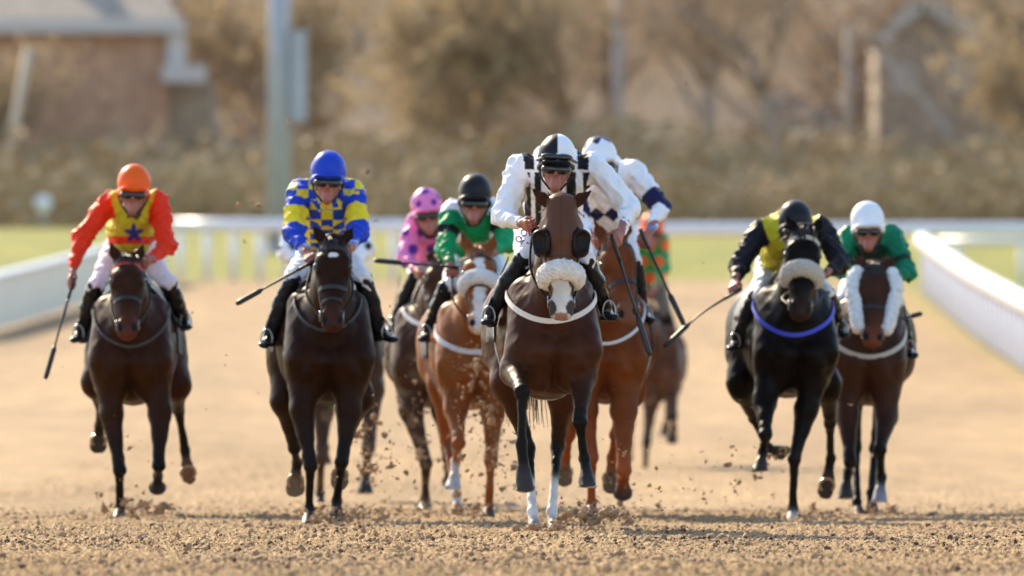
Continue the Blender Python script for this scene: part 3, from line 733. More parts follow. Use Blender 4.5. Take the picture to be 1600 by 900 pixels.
    if not S.get('hood'):
        for i in range(26):
            b = H(g.uniform(-.01, .03), g.normal() * .018, .05); dr = wv * g.uniform(.05, .13) + uv * g.normal() * .03 + fv * g.uniform(.0, .02)
            locks.append(tube([b, b + dr * .5 + fv * .012, b + dr], [.006, .005, .001], 4))
        v_, f_ = join(locks); mesh('forelock', v_, f_, M['hair'], root, np.tile(mc_, (len(v_), 1)))
    # tail streaming behind
    tl = []; t0 = P(0, 1.70, .62)
    for i in range(130):
        a = g.normal(size=3) * .02; e = np.array([g.normal() * .08 + S.get('tailx', 0), g.uniform(.45, .8), -g.uniform(.10, .45) - S.get('tailz', 0)])
        pts = [t0 + a, t0 + a + np.array([e[0] * .2, .14, -.03]), t0 + a + np.array([e[0] * .6, e[1] * .7, e[2] * .45]), t0 + a + e]
        tl.append(tube(spline(pts, 3), list(np.linspace(.009, .0015, 10)), 4))
    v_, f_ = join(tl); mesh('tail', v_, f_, M['hair'], root, np.tile(mc_, (len(v_), 1)))
    # ---- tack laid on the skin
    def ring(t, a0, a1, n=20, slope=0., lift=.004):
        o = []; nn = []
        for a in np.linspace(R(a0), R(a1), n):
            c = H(t + slope * math.cos(a), 0, -.02); dr = fv * math.cos(a) + uv * math.sin(a); p, nrm = f.proj(c, dr, .22, lift); o.append(p); nn.append(dr)
        return o, nn
    def line(t0, a0, t1, a1, n=10, lift=.005):
        o = []; nn = []
        for q_ in np.linspace(0, 1, n):
            a = R(a0 + (a1 - a0) * q_); c = H(t0 + (t1 - t0) * q_, 0, -.02); dr = fv * math.cos(a) + uv * math.sin(a); p, nrm = f.proj(c, dr, .22, lift); o.append(p); nn.append(dr)
        return o, nn
    tc = S.get('tack', (.015, .010, .008))
    def strap(name, pn, wd, th=.005, col=None, closed=False, par=root):
        v_, f_ = ribbon(pn[0], pn[1], wd, th, closed); return mesh(name, v_, f_, M['vstrap'], par, np.tile(np.array(col if col is not None else tc), (len(v_), 1)), smooth=False)
    br = strap('bridle', ring(.085, -95, 95, slope=-.015, lift=.006 if not S.get('hood') else .012), .027 * S.get('bw', 1), .007, S.get('brow', tc))
    for sx in (-1, 1):
        strap('cheek_strap', line(.06, sx * 92,   .47, sx * 78), .021, .007, par=br)
    strap('noseband', ring(S.get('nbt', .33), -130, 130, lift=.006), .028, .007, S.get('nbc', tc), par=br)
    if S.get('cross'):
        strap('cross_strap', ring(.44, -120, 120, slope=-.03), .016, .006, par=br)
    bits = []
    for sx in (-1, 1):
        b, _ = line(.50, sx * 80, .50, sx * 80, 2, .012); b = b[0]; bits.append(b)
        rr = [b + wv * math.cos(a) * .030 + fv * math.sin(a) * .030 for a in np.linspace(0, 6.283, 16)[:-1]]
        v_, f_ = tube(rr, .0045, 6, True); mesh('bit_ring', v_, f_, M['metal'], br)
    if S.get('hood'):
        # fabric hood over the head with cups behind the eyes
        hf_ = Field(.006); hc = S['hood']
        G = lambda t, u, g_: H(t, u, g_)
        hf_.seg(G(-.01, 0, -.02), G(.16, 0, -.015), (.092, .088, .07), (.110, .112, .09), k=.03, u=uv, c=hc)
        hf_.seg(G(.16, 0, -.03), G(.36, 0, -.012), (.108, .111, .09), (.078, .082, .06), k=.03, u=uv, c=hc)
        for sx in (-1, 1):
            hf_.seg(G(.09, sx * .066, -.085), G(.30, sx * .053, -.085), (.045, .078, .05), (.038, .062, .04), k=.04, u=uv, c=hc)
            hf_.seg(G(.15, sx * .102, .012), G(.22, sx * .100, .010), (.030, .034, .028), (.028, .033, .026), k=.02, u=uv, c=hc)
        hf_.build(noise=.0012, nfreq=60, seed=3); hv, hq = hf_.nets(); hC, *_ = hf_.paint(hv)
        q2 = hv - poll; t2 = (q2 @ wv) / L * .6; u2 = np.abs(q2 @ uv) / KU; g2 = (q2 @ fv) / K
        hC[(np.abs(u2) < .004) & (g2 > 0)] *= .75
        hC[(np.abs(t2 - .27) < .004) & (g2 > 0)] *= .7
        mesh('hood', hv, hq, M['silk'], root, hC)
        for sx in (-1, 1):
            ef = Field(.005); c0 = G(.20, sx * .088, .038); ax_ = unit(fv * .85 + uv * sx * .5)
            ef.seg(c0 - wv * .030, c0 + wv * .036, (.062, .055, .055), (.052, .050, .05), u=uv, k=.02, c=(.012, .007, .006))
            ef.seg(c0 - wv * .022 + ax_ * .050, c0 + wv * .026 + ax_ * .048, (.048, .034, .040), (.040, .030, .034), u=uv, k=.01, op='-')
            ef.build(); ev, eq = ef.nets(); mesh('eye_cup', ev, eq, M['leather'], root)
    if S.get('sheep'):
        t0, a_, rad, col = S['sheep']
        ff = Field(.007 if S['s'] > 260 else .009); pn, nn = ring(t0 + .03, -a_, a_, 16, lift=0, slope=-.035); 
        for i in range(len(pn) - 1): ff.seg(pn[i] + nn[i] * rad * .35, pn[i + 1] + nn[i + 1] * rad * .35, (rad, rad * .8, rad * .8), k=.02, c=col, u=wv)
        ff.build(noise=.0055, nfreq=330, seed=int(S['s'])); fv_, fq_ = ff.nets(); cc = np.tile(np.array(col), (len(fv_), 1))
        mesh('sheepskin_noseband', fv_, fq_, M['fleece'], root, cc)
    if S.get('cheekpads'):
        for sx in (-1, 1):
            ff = Field(.009); pn, nn = line(.05, sx * 78, .45, sx * 88, 8, 0)
            for i in range(len(pn) - 1): ff.seg(pn[i] + nn[i] * .035, pn[i + 1] + nn[i + 1] * .035, (.050, .045, .045), k=.02, c=(.8, .8, .8), u=fv)
            ff.build(noise=.006, nfreq=220, seed=5); a1, a2 = ff.nets(); mesh('sheepskin_cheekpiece', a1, a2, M['fleece'], root, np.tile(np.array((.8, .8, .8)), (len(a1), 1)))
    # breast strap round the front of the chest, pulled from image row z at the middle
    if S.get('breast'):
        zt, zm, col, wd = S['breast']; o = []; nn = []
        ztop = w_(0, zt, .3)[2]; zmid = w_(0, zm, 0)[2]
        for a in np.linspace(R(-100), R(100), 34):
            z = zmid + (ztop - zmid) * abs(math.sin(a)) ** 1.6
            c = np.array([X(.3), d + .42, z]); dr = np.array([math.sin(a), -math.cos(a), 0.]); p, _ = f.proj(c, dr, .75, .006); o.append(p); nn.append(dr)
        # smooth so that it bridges hollows like a tight strap
        o = np.array(o)
        for _ in range(4): o[1:-1] = (o[:-2] + o[1:-1] * 2 + o[2:]) / 4
        o = o + np.array(nn) * .012
        strap('breast_strap', (o, nn), wd, .008, col)
    # saddle, girth, saddle cloth
    def wrap(y0, y1, a0, a1, ny, na, lift, zc=.42):
        Gd = []; Nn = []
        for y in np.linspace(y0, y1, ny):
            rw = []; rn = []
            for a in np.linspace(R(a0), R(a1), na):
                c = P(0, y, zc); dr = np.array([math.sin(a), 0., math.cos(a)]); p, _ = f.proj(c, dr, .55, lift); rw.append(p); rn.append(dr)
            Gd.append(rw); Nn.append(rn)
        return Gd, Nn
    Gd, Nn = wrap(.66, 1.12, -104, 104, 7, 31, .008); v_, f_ = solid_sheet(Gd, Nn, .010)
    nc = S.get('cloth', (.02, .025, .05)); vv_ = np.array(v_); cc = np.tile(np.array(nc), (len(vv_), 1))
    mesh('saddle_cloth', v_, f_, M['vstrap'], root, cc)
    Gd, Nn = wrap(.70, .80, 60, 300, 3, 33, .010); v_, f_ = solid_sheet(Gd, Nn, .008)
    mesh('girth', v_, f_, M['vstrap'], root, np.tile(np.array(S.get('girthc', WHITE)), (len(v_), 1)))
    Gd, Nn = wrap(.64, 1.04, -72, 72, 7, 25, .020); v_, f_ = solid_sheet(Gd, Nn, .014)
    sd = mesh('saddle', v_, f_, M['leather'], root)
    sf = Field(.012); sf.seg(P(0, .68, .84), P(0, .80, .79), (.07, .05), (.10, .04), k=.03); sf.seg(P(0, .80, .79), P(0, 1.05, .83), (.11, .04), (.12, .045), k=.04)
    sf.build(); a1, a2 = sf.nets(); mesh('saddle_seat', a1, a2, M['leather'], sd)
    return dict(f=f, root=root, d=d, w=w_, P=P, bits=bits, S=S, H=H, cx=cx, X=X, uv=uv)

def sphere(c, r, nu=16, nv=10):
    V = [(c[0], c[1], c[2] + r[2])]; F = []
    for i in range(1, nv):
        for j in range(nu):
            a, b = math.pi * i / nv, 2 * math.pi * j / nu
            V.append((c[0] + r[0] * math.sin(a) * math.cos(b), c[1] + r[1] * math.sin(a) * math.sin(b), c[2] + r[2] * math.cos(a)))
    V.append((c[0], c[1], c[2] - r[2])); e = len(V) - 1
    for j in range(nu):
        F.append((0, 1 + j, 1 + (j + 1) % nu)); F.append((e, e - nu + (j + 1) % nu, e - nu + j))
    for i in range(nv - 2):
        for j in range(nu):
            a = 1 + i * nu + j; b = 1 + i * nu + (j + 1) % nu; F.append((a, a + nu, b + nu, b))
    return V, F

# ------------------------------------------------------------------ jockeys
SKIN = (.33, .115, .080)
def reach(p, q_px, q_py, Ln, w_, y0, sgn):
    """depth offset so that the limb from p to pixel (q_px,q_py) has length Ln"""
    y = y0
    for _ in range(3):
        q = w_(q_px, q_py, y); dd = math.hypot(q[0] - p[0], q[2] - p[2]); yy = math.sqrt(max(Ln * Ln - dd * dd, .0004)); y = (p[1] - w_.d) + sgn * yy
    return w_(q_px, q_py, y)

def make_person(Jd, hs):
    S = Jd; d = hs['d']
    class Wd:
        pass
    def w_(px, py, dy=0.): return W(px, py, d + dy)
    w_.d = d
    pel = w_(*S['pelvis'], S.get('ply', .82)); root = empty('person', pel, S['label'], 'person', 'riders crouched over the racehorses')
    ysh = S.get('shy', .32); yh = S.get('hdy', .02)
    sh = [w_(*S['sh'][i], ysh) for i in (0, 1)]
    el = [reach(sh[i], *S['el'][i], .29, w_, ysh, -1) for i in (0, 1)]
    ha = [reach(el[i], *S['ha'][i], .27, w_, ysh - .1, -1) for i in (0, 1)]
    kn = [reach(pel + np.array([(-1, 1)[i] * .10, 0, 0]), *S['kn'][i], .44, w_, .5, -1) for i in (0, 1)]
    an = [reach(kn[i], *S['an'][i], .38, w_, .6, 1) for i in (0, 1)]
    to = [an[i] + unit(np.array([(w_(*S['to'][i], 0) - w_(*S['an'][i], 0))[0], -.16, (w_(*S['to'][i], 0) - w_(*S['an'][i], 0))[2] * .5 - .02])) * .17 for i in (0, 1)]
    hc = w_(*S['hc'], yh)                      # helmet centre
    ch = w_(*S['chin'], yh - .05)
    upv = unit(hc - ch); fw = np.array([S.get('yaw', 0.), -1., 0]); fw = unit(fw - (fw @ upv) * upv); rt = np.cross(fw, upv)
    if rt[0] < 0: rt = -rt
    T = lambda u, g, v: hc + rt * u + fw * g + upv * (v * 1.2 if v > 0 else v * 1.3)
    neck = (sh[0] + sh[1]) / 2 + np.array([0, .0, -.0])
    neck = neck + np.array([0, 0, .035]); sh = [lerp(q, neck, .06) + np.array([0, 0, .016]) for q in sh]
    chest = neck + np.array([0, .05, -.11]); mid = lerp(chest, pel, .55)
    shoulder_w = abs(sh[1][0] - sh[0][0]) / 2
    wd = np.clip(shoulder_w * .86, .13, .22)
    u3 = unit(sh[1] - sh[0])
    res = .008 if S.get('near') else .010
    # ---- body: one continuous skin from head to feet
    f = Field(res); sk = dict(c=SKIN)
    f.ball(T(0, -.015, -.0), (.074, .092, .10), u=rt, k=.02, **sk)
    f.seg(T(0, .018, -.06), T(0, .035, -.135), (.060, .065, .05), (.034, .040, .034), u=rt, k=.03, **sk)
    f.seg(T(0, .055, -.128), T(0, .052, -.14), (.022, .02, .018), u=rt, k=.02, **sk)                 # chin
    f.seg(T(0, .078, -.050), T(0, .106, -.090), (.008, .012, .01), (.011, .012, .010), u=rt, k=.010, **sk)  # nose
    for sx in (-1, 1):
        f.ball(T(sx * .011, .092, -.093), .007, k=.005, **sk)
        f.seg(T(sx * .012, .082, -.038), T(sx * .046, .070, -.040), .010, k=.014, **sk)              # brow
        f.ball(T(sx * .036, .060, -.082), (.018, .014, .016), u=rt, k=.02, **sk)                     # cheekbone
        f.ball(T(sx * .030, .088, -.058), (.014, .010, .009), u=rt, k=.008, op='-')
        f.seg(T(sx * .073, -.012, -.030), T(sx * .070, -.010, -.072), (.010, .016, .014), (.008, .012, .01), k=.008, u=rt, **sk)
    f.seg(T(-.020, .076, -.116), T(.020, .076, -.116), (.008, .007, .006), k=.006, c=(.40, .12, .10))
    f.seg(T(-.016, .076, -.108), T(.016, .076, -.108), (.007, .006, .005), k=.006, c=(.40, .12, .10))
    f.seg(T(0, -.03, -.09), neck + np.array([0, .03, .0]), .058, .065, k=.04, **sk)
    f.seg(chest, mid, (wd * .85, .10, .1), (.12, .09, .09), u=u3, k=.06, **sk)
    f.seg(mid, pel, (.12, .09, .09), (.145, .11, .1), u=u3, k=.06, **sk)
    for i in (0, 1):
        f.seg(sh[i], el[i], .048, .038, k=.04, **sk); f.seg(el[i], ha[i], .036, .026, k=.03, **sk)
        f.seg(pel + np.array([(-1, 1)[i] * .09, 0, -.02]), kn[i], .070, .038, k=.03, **sk)
        f.seg(kn[i], an[i], .036, .026, k=.02, **sk); f.seg(an[i] + np.array([0, 0, -.03]), to[i] + np.array([0, 0, -.010]), .022, .014, k=.01, **sk)
    f.build(); V, Q = f.nets(); C_, *_r = f.paint(V, .006)
    VV = [V]; QQ = [Q]; CC = [C_]; off = len(V)
    # hands: palm, four unequal bent fingers and a thumb closing round the rein or whip
    bars = []
    for i in (0, 1):
        fore = unit(ha[i] - el[i]); bar = S.get('bar', [None, None])[i]
        bar = unit(np.array(bar)) if bar is not None else unit(np.array([(-.25, .25)[i], -.35, .9]))
        bar = unit(bar - (bar @ fore) * fore * .7)
        out = unit(np.cross(bar, fore)); 
        if out[0] * (-1, 1)[i] < 0: out = -out
        # palm sits at the wrist, back of the hand facing outwards
        hf = Field(.0042); p0 = ha[i]; kn_ = p0 + fore * .080
        hf.seg(p0 - fore * .03, p0 + fore * .01, (.026, .020, .02), (.030, .017, .018), u=bar, k=.015, **sk)
        hf.seg(p0 + fore * .01, kn_, (.030, .016, .018), (.040, .014, .016), u=bar, k=.012, **sk)
        ln = (.040, .046, .043, .034)
        for j in range(4):
            b = kn_ + bar * (.030 - j * .020); l = ln[j]
            p1 = b + fore * l * .62 - out * .012; p2 = p1 - out * l * .62 + fore * .0; p3 = p2 - fore * l * .55 + out * .002
            hf.seg(b - fore * .01, p1, .0098, .0092, k=.004, **sk); hf.seg(p1, p2, .0090, .0084, k=.004, **sk); hf.seg(p2, p3, .0082, .0074, k=.003, **sk)
            hf.ball(b, .0112, k=.006, **sk)
        t0 = p0 + fore * .022 + bar * .024 - out * .004; t1 = t0 + fore * .030 + bar * .016 - out * .016; t2 = t1 + fore * .024 - bar * .004 - out * .018
        hf.seg(t0, t1, .0125, .0105, k=.008, **sk); hf.seg(t1, t2, .0102, .0085, k=.004, **sk)
        hf.build(); v_, q_ = hf.nets(); c_, *_r = hf.paint(v_, .004)
        VV.append(v_); QQ.append(q_ + off); CC.append(c_ * np.array((1.05, .95, .95))); off += len(v_)
        bars.append((p0 + fore * .100 - out * .022, bar))
    mesh('body', np.concatenate(VV), np.concatenate(QQ), M['skin'], root, np.concatenate(CC))
    # ---- jacket
    f = Field(res)
    f.seg(chest + np.array([0, 0, .035]), mid, (wd, .125, .12), (.150, .12, .11), u=u3, k=.08, tag='torso')
    f.seg(mid, pel + np.array([0, -.04, .02]), (.150, .125, .11), (.150, .115, .1), u=u3, k=.08, tag='torso')
    f.seg(chest + np.array([0, -.06, .03]), lerp(chest, pel, .35) + np.array([0, -.05, -.04]), (wd * .80, .10, .09), (.12, .09, .08), u=u3, k=.08, tag='torso')
    f.seg(sh[0] + u3 * .03, sh[1] - u3 * .03, (.075, .08, .07), u=(0, 1, 0), k=.06, tag='torso')
    f.seg(neck + np.array([0, .15, .012]), lerp(neck, pel, .6) + np.array([0, 0, .05]), (wd * .92, .12, .1), (.14, .11, .1), u=u3, k=.08, tag='torso')
    for i in (0, 1):
        n = ('L', 'R')[i]
        f.seg(sh[i], el[i], .080, .070, k=.04, tag='U' + n)
        f.seg(el[i], lerp(el[i], ha[i], .86), .066, .036, k=.03, tag='A' + n)
        f.ball(lerp(el[i], ha[i], .86), .036, k=.01, tag='A' + n)
    f.seg(neck + np.array([0, -.01, .01]), T(0, -.03, -.12), .072, .062, k=.03, tag='collar')
    f.build(noise=S.get('wr', .010), nfreq=30, seed=int(S['hc'][0]), ridge=True); V, Q = f.nets(); _, tags, tt, uu, vv = f.paint(V)
    q = V - neck; lu = q @ u3; lz = q[:, 2]; ly = q[:, 1]
    C_ = np.zeros((len(V), 3)); S['paint'](C_, tags, tt, uu, vv, lu, lz, ly, V)
    mesh('jacket', V, Q, M['silk'], root, C_)
    # ---- breeches
    f = Field(res)
    f.seg(pel + np.array([0, -.06, -.02]), pel + np.array([0, .06, 0]), (.155, .12, .11), u=u3, k=.05)
    for i in (0, 1):
        f.seg(pel + np.array([(-1, 1)[i] * .08 * S.get('thw', 1), 0, -.02]), kn[i], .095 * S.get('thw', 1) ** .35, .058, k=.05)
        f.seg(kn[i], lerp(kn[i], an[i], .35), .056, .050, k=.02)
    f.build(noise=.008, nfreq=32, seed=4, ridge=True); V, Q = f.nets()
    bc = np.tile(np.array(S.get('br', (.78, .77, .80))), (len(V), 1))
    if S.get('brpat'): S['brpat'](bc, V, kn, pel)
    br_ = mesh('breeches', V, Q, M['breeches'], root, bc)
    if S.get('brtext'): S['brtext'](br_, f, w_, d)
    # ---- boots
    for i in (0, 1):
        f = Field(res * .9); k0 = lerp(kn[i], an[i], .04)
        f.seg(k0, lerp(k0, an[i], .45), .060, .058, k=.02); f.seg(lerp(k0, an[i], .45), an[i], .058, .041, k=.02)
        f.seg(an[i] + np.array([0, .03, -.035]), to[i] + np.array([0, 0, -.012]), (.040, .032, .036), (.036, .022, .03), k=.03)
        f.seg(an[i] + np.array([0, .035, -.055]), an[i] + np.array([0, .035, -.07]), (.032, .034, .02), k=.01)
        f.build(noise=.003, nfreq=50, seed=9); V, Q = f.nets(); bt = mesh('boot', V, Q, M['boot'], root)
        # stirrup iron
        c = lerp(an[i], to[i], .55) + np.array([0, 0, -.005]); ft = unit(to[i] - an[i]); sd = unit(np.cross(ft, (0, 0, 1)))
        pts = [c + sd * math.cos(a) * .038 + np.array([0, 0, 1.]) * (math.sin(a) * .036 + (.03 if math.sin(a) > 0 else 0) * math.sin(a)) for a in np.linspace(0, 6.283, 21)[:-1]]
        v_, f_ = tube(pts, .005, 6, True); mesh('stirrup', v_, f_, M['metal'], bt)
        st = c + np.array([0, 0, .07]); o_ = np.array([hs['X'](.8) + (-1, 1)[i] * .20, d + .80, st[2] + .28]); v_, f_ = ribbon([st, lerp(st, o_, .5), o_], [np.array([(-1., 1.)[i], 0, 0])] * 3, .022, .004); mesh('stirrup_leather', v_, f_, M['leather'], hs['root'])
    # ---- helmet and cap
    f = Field(.007); cs = S.get('cs', 1.)
    f.ball(T(0, -.018, .018), (.110 * cs, .128 * cs, .125 * cs), u=rt, k=.01, cut=(T(0, 0, -.050), -upv), tag='cap')
    f.seg(T(0, -.014, -.030), T(0, -.014, -.044), (.112 * cs, .129 * cs, .02), u=rt, k=.012, cut=(T(0, 0, -.054), -upv), tag='cap')
    f.seg(T(-.045, .100, -.040), T(.045, .100, -.040), (.050, .013, .045), u=fw, k=.016, tag='peak')
    f.build(noise=.002, nfreq=30, seed=8); V, Q = f.nets(); _, tags, *_r = f.paint(V)
    q = V - hc; cu = q @ rt; cg = q @ fw; cz = q @ upv; C_ = np.zeros((len(V), 3)); S['cap'](C_, cu, cg, cz, tags)
    mesh('helmet', V, Q, M['helmet'], root, C_)
    # harness and goggles
    for sx in (-1, 1):
        pts = [T(sx * .098, -.01, -.03), T(sx * .082, .01, -.09), T(sx * .030, .045, -.150)]
        v_, f_ = tube(spline(pts, 4), .006, 6); mesh('chin_strap', v_, f_, M['leather'], root)
    f = Field(.005)
    for sx in (-1, 1):
        f.ball(T(sx * .036, .084, -.064), (.052, .030, .040), u=rt, k=.012)
        f.seg(T(sx * .060, .070, -.055), T(sx * .088, .0, -.040), (.012, .010, .009), (.008, .010, .007), u=upv, k=.01)
    f.build(); V, Q = f.nets(); mesh('goggles', V, Q, M['gloss'], root)
    if S.get('spare'):
        f = Field(.005)
        for sx in (-1, 1):
            f.ball(T(sx * .040, .104, -.012), (.052, .022, .030), u=rt, k=.012)
            f.seg(T(sx * .075, .085, -.012), T(sx * .112, .01, -.010), (.012, .010, .009), (.009, .010, .009), u=upv, k=.01)
        f.build(); V, Q = f.nets(); mesh('spare_goggles', V, Q, M['gloss'], root)
    # ---- reins from the bit rings to the hands belong to the horse
    for i in (0, 1):
        b = hs['bits'][i]; e = bars[i][0] if S.get('rein', (1, 1))[i] else bars[1 - i][0]
        side = hs['X'](.1) + (-1, 1)[i] * .20
        m1 = np.array([lerp(b, e, .45)[0] * .5 + side * .5, lerp(b, e, .5)[1], lerp(b, e, .5)[2] - .03])
        v_, f_ = tube(spline([b, m1, e + np.array([0, 0, -.01])], 8), .008, 6); mesh('rein', v_, f_, M['leather'], hs['root'])
    return dict(bars=bars, ha=ha, w=w_, el=el)

def make_whip(w_, hand, butt_px, tip_px, label, dy=-.2, bend=0., flap=1.):
    """riding whip: grip, tapered shaft, padded end"""
    y0 = hand[1] - w_.d
    a = w_(*butt_px, y0 - .015); b = w_(*tip_px, y0 + dy); mid = (a + b) / 2 + np.array([0, 0, bend])
    root = empty('whip', a, label, 'whip', 'whips carried by the riders')
    pts = spline([a, mid, b], 12); n = len(pts)
    v_, f_ = tube(pts[:6], [.013, .012, .011, .011, .011, .011], 8); mesh('grip', v_, f_, M['whip'], root)
    k = int(n * .66)
    v_, f_ = tube(pts[5:k + 1], list(np.linspace(.0095, .0065, k - 4)), 8); mesh('shaft', v_, f_, M['whip'], root)
    v_, f_ = tube(pts[k:], [.008] + [.017 * flap] * (n - k - 2) + [.012], 8); mesh('padded_end', v_, f_, M['whip'], root)

OR = (.80, .035, .006); YG = (.58, .50, .02); BL = (.012, .055, .50); YE = (.80, .66, .03); PK = (.80, .22, .50); PU = (.13, .02, .30)
GR = (.0, .30, .10); WH = (.84, .85, .90); BK = (.010, .010, .014); NV = (.010, .012, .07); DG = (.0, .17, .085); OG = (.85, .13, .02)
def paint(C, m, col): C[m] = col
def cap_plain(col, peak=None):
    def f(C, u, g, z, t): C[:] = col; C[t == 'peak'] = peak or col
    return f
def spots(V, c, col, base, size, r, seed=1):
    """round spots on cloth, cell by cell"""
    g = np.random.default_rng(seed); off = g.uniform(0, 1, 3)
    q = V[:, [0, 2]] / size; q[:, 0] += .5 * (np.floor(q[:, 1]).astype(int) % 2); fr = q - np.floor(q) - .5
    c[:] = base; c[(fr ** 2).sum(1) < (r / size) ** 2] = col
def pA(C, tag, t, u, v, lu, lz, ly, V):
    C[:] = OR; to = (tag == 'torso') | (tag == 'collar'); C[to] = YG
    C[to & (lz < -.235)] = OR; C[to & (lz < -.285)] = YG
    a = np.arctan2(lz + .215, lu); r = np.hypot(lz + .215, lu); k = np.abs(((a - math.pi / 2) / (2 * math.pi / 5) + .5) % 1 - .5) * 2
    C[to & (r < .068 - .042 * k) & (ly < .1)] = (.03, .03, .30)
    C[tag == 'collar'] = (.05, .04, .02)
def pB(C, tag, t, u, v, lu, lz, ly, V):
    ck = (np.floor(lu / .072 + .5) + np.floor(lz / .062) + np.floor(ly / .09)).astype(int) % 2 == 0
    C[:] = BL; to = (tag == 'torso') | (tag == 'collar'); C[to & ck] = YE
    for n in 'LR': C[(tag == 'U' + n) & (t > .42) & (t < .82)] = YE; C[(tag == 'U' + n) & (t < .22) & ck] = YE
    for n in 'LR': C[(tag == 'A' + n) & (t > .90)] = (.35, .5, .8)
def pC(C, tag, t, u, v, lu, lz, ly, V):
    C[:] = WH; q = V[:, [0, 2]] / np.array([.11, .13]); fr = np.abs(q - np.floor(q) - .5); C[fr.sum(1) < .30] = BK
def pD(C, tag, t, u, v, lu, lz, ly, V):
    spots(V, C, PU, PK, .125, .036); C[tag == 'collar'] = (.02, .012, .02)
def pE(C, tag, t, u, v, lu, lz, ly, V):
    C[:] = GR; to = (tag == 'torso'); C[to] = WH; C[to & (lz < -.05) & (np.abs(lu) < .09)] = GR; C[to & (lz < -.22)] = GR
    for n in 'LR': C[(tag == 'U' + n) & (t < .10)] = WH; C[(tag == 'U' + n) & (t > .48) & (t < .72)] = BK
    C[tag == 'collar'] = (.01, .05, .03)
def pF(C, tag, t, u, v, lu, lz, ly, V):
    C[:] = WH; to = (tag == 'torso'); 
    for a, b in ((-.19, -.152), (-.128, -.092), (-.055, 0.), (.05, .108), (.15, .195)): C[to & (lu > a) & (lu < b) & (lz < -.045)] = BK
    for a, b in ((-.20, -.13), (.12, .185)): C[to & (lu > a) & (lu < b) & (lz > -.03)] = BK
    C[tag == 'collar'] = WH
def pG(C, tag, t, u, v, lu, lz, ly, V):
    C[:] = WH
    for n in 'LR': C[(tag == 'U' + n) & (t > .62)] = NV; C[(tag == 'A' + n) & (t < .12)] = NV; C[(tag == 'A' + n) & (t > .86)] = (.15, .35, .75)
    to = tag == 'torso'; q = (lu + .05) / .10; fr = np.abs(q - np.floor(q) - .5); C[to & (fr * 1.0 + np.abs(lz + .27) / .08 < .55)] = NV
def pH(C, tag, t, u, v, lu, lz, ly, V): spots(V, C, OG, GR, .150, .052, 3)
def pI(C, tag, t, u, v, lu, lz, ly, V):
    C[:] = BK; C[tag == 'torso'] = YG
def pJ(C, tag, t, u, v, lu, lz, ly, V):
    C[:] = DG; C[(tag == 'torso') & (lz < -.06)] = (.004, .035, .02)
    for n in 'LR': C[(tag == 'U' + n) & (t > .66) & (t < .82)] = (.004, .03, .018)
    C[tag == 'collar'] = BK
def capD(C, u, g, z, t):
    C[:] = PK
    for a, b in ((0, .9), (1.1, .5), (-1.1, .5), (.5, 1.4), (-.55, .1), (.55, .1), (2.2, .5), (-2.2, .5)):
        dx = np.array([math.sin(a) * math.cos(b), math.cos(a) * math.cos(b), math.sin(b)]); q = np.stack([u, g, z], 1); q /= np.linalg.norm(q, axis=1)[:, None]
        C[(q @ dx) > .975] = PU
def capF(C, u, g, z, t):
    C[:] = WH; C[(u < 0) == (g > -.02)] = BK; C[t == 'peak'] = BK; C[(z < -.035) & (g > .02)] = BK
def capG(C, u, g, z, t):
    C[:] = WH; q = np.stack([u, g, z], 1); q /= np.linalg.norm(q, axis=1)[:, None]; a = np.arctan2(q[:, 0], q[:, 1]); pol = np.arccos(np.clip(q[:, 2], -1, 1))
    k = np.abs((a / (2 * math.pi / 6)) % 1 - .5) * 2; C[pol < .55 + .42 * (k)] = NV
def brtextF(par, f, w_, d):
    for body, px, py in (('OTI', 823, 366), ('OLD', 817, 378)):
        o = w_(px, py, .0); y = d + .2
        while y < d + 1.2 and f.at(np.array([o[0], y, o[2]])) > 0: y += .004
        cu = bpy.data.curves.new('lettering', 'FONT'); cu.body = body; cu.size = .050; cu.extrude = .0015; cu.align_x = 'CENTER'; cu.align_y = 'CENTER'; cu.offset = .0015
        t_ = bpy.data.objects.new('lettering_curve', cu); COL.objects.link(t_); bpy.context.view_layer.update()
        me_ = bpy.data.meshes.new_from_object(t_.evaluated_get(bpy.context.evaluated_depsgraph_get())); bpy.data.objects.remove(t_); me_.materials.clear(); me_.materials.append(letter)
        t = bpy.data.objects.new('lettering', me_); COL.objects.link(t); t.parent = par; t.location = tuple(np.array([o[0], y - .006, o[2]]) - parent_loc(par))
        t.rotation_euler = (R(90), R(38), 0)
letter = mat('purple_lettering', (.05, .02, .20), rough=.6)
def pbrA(c, V, kn, pel): c[:] = (.72, .66, .70)

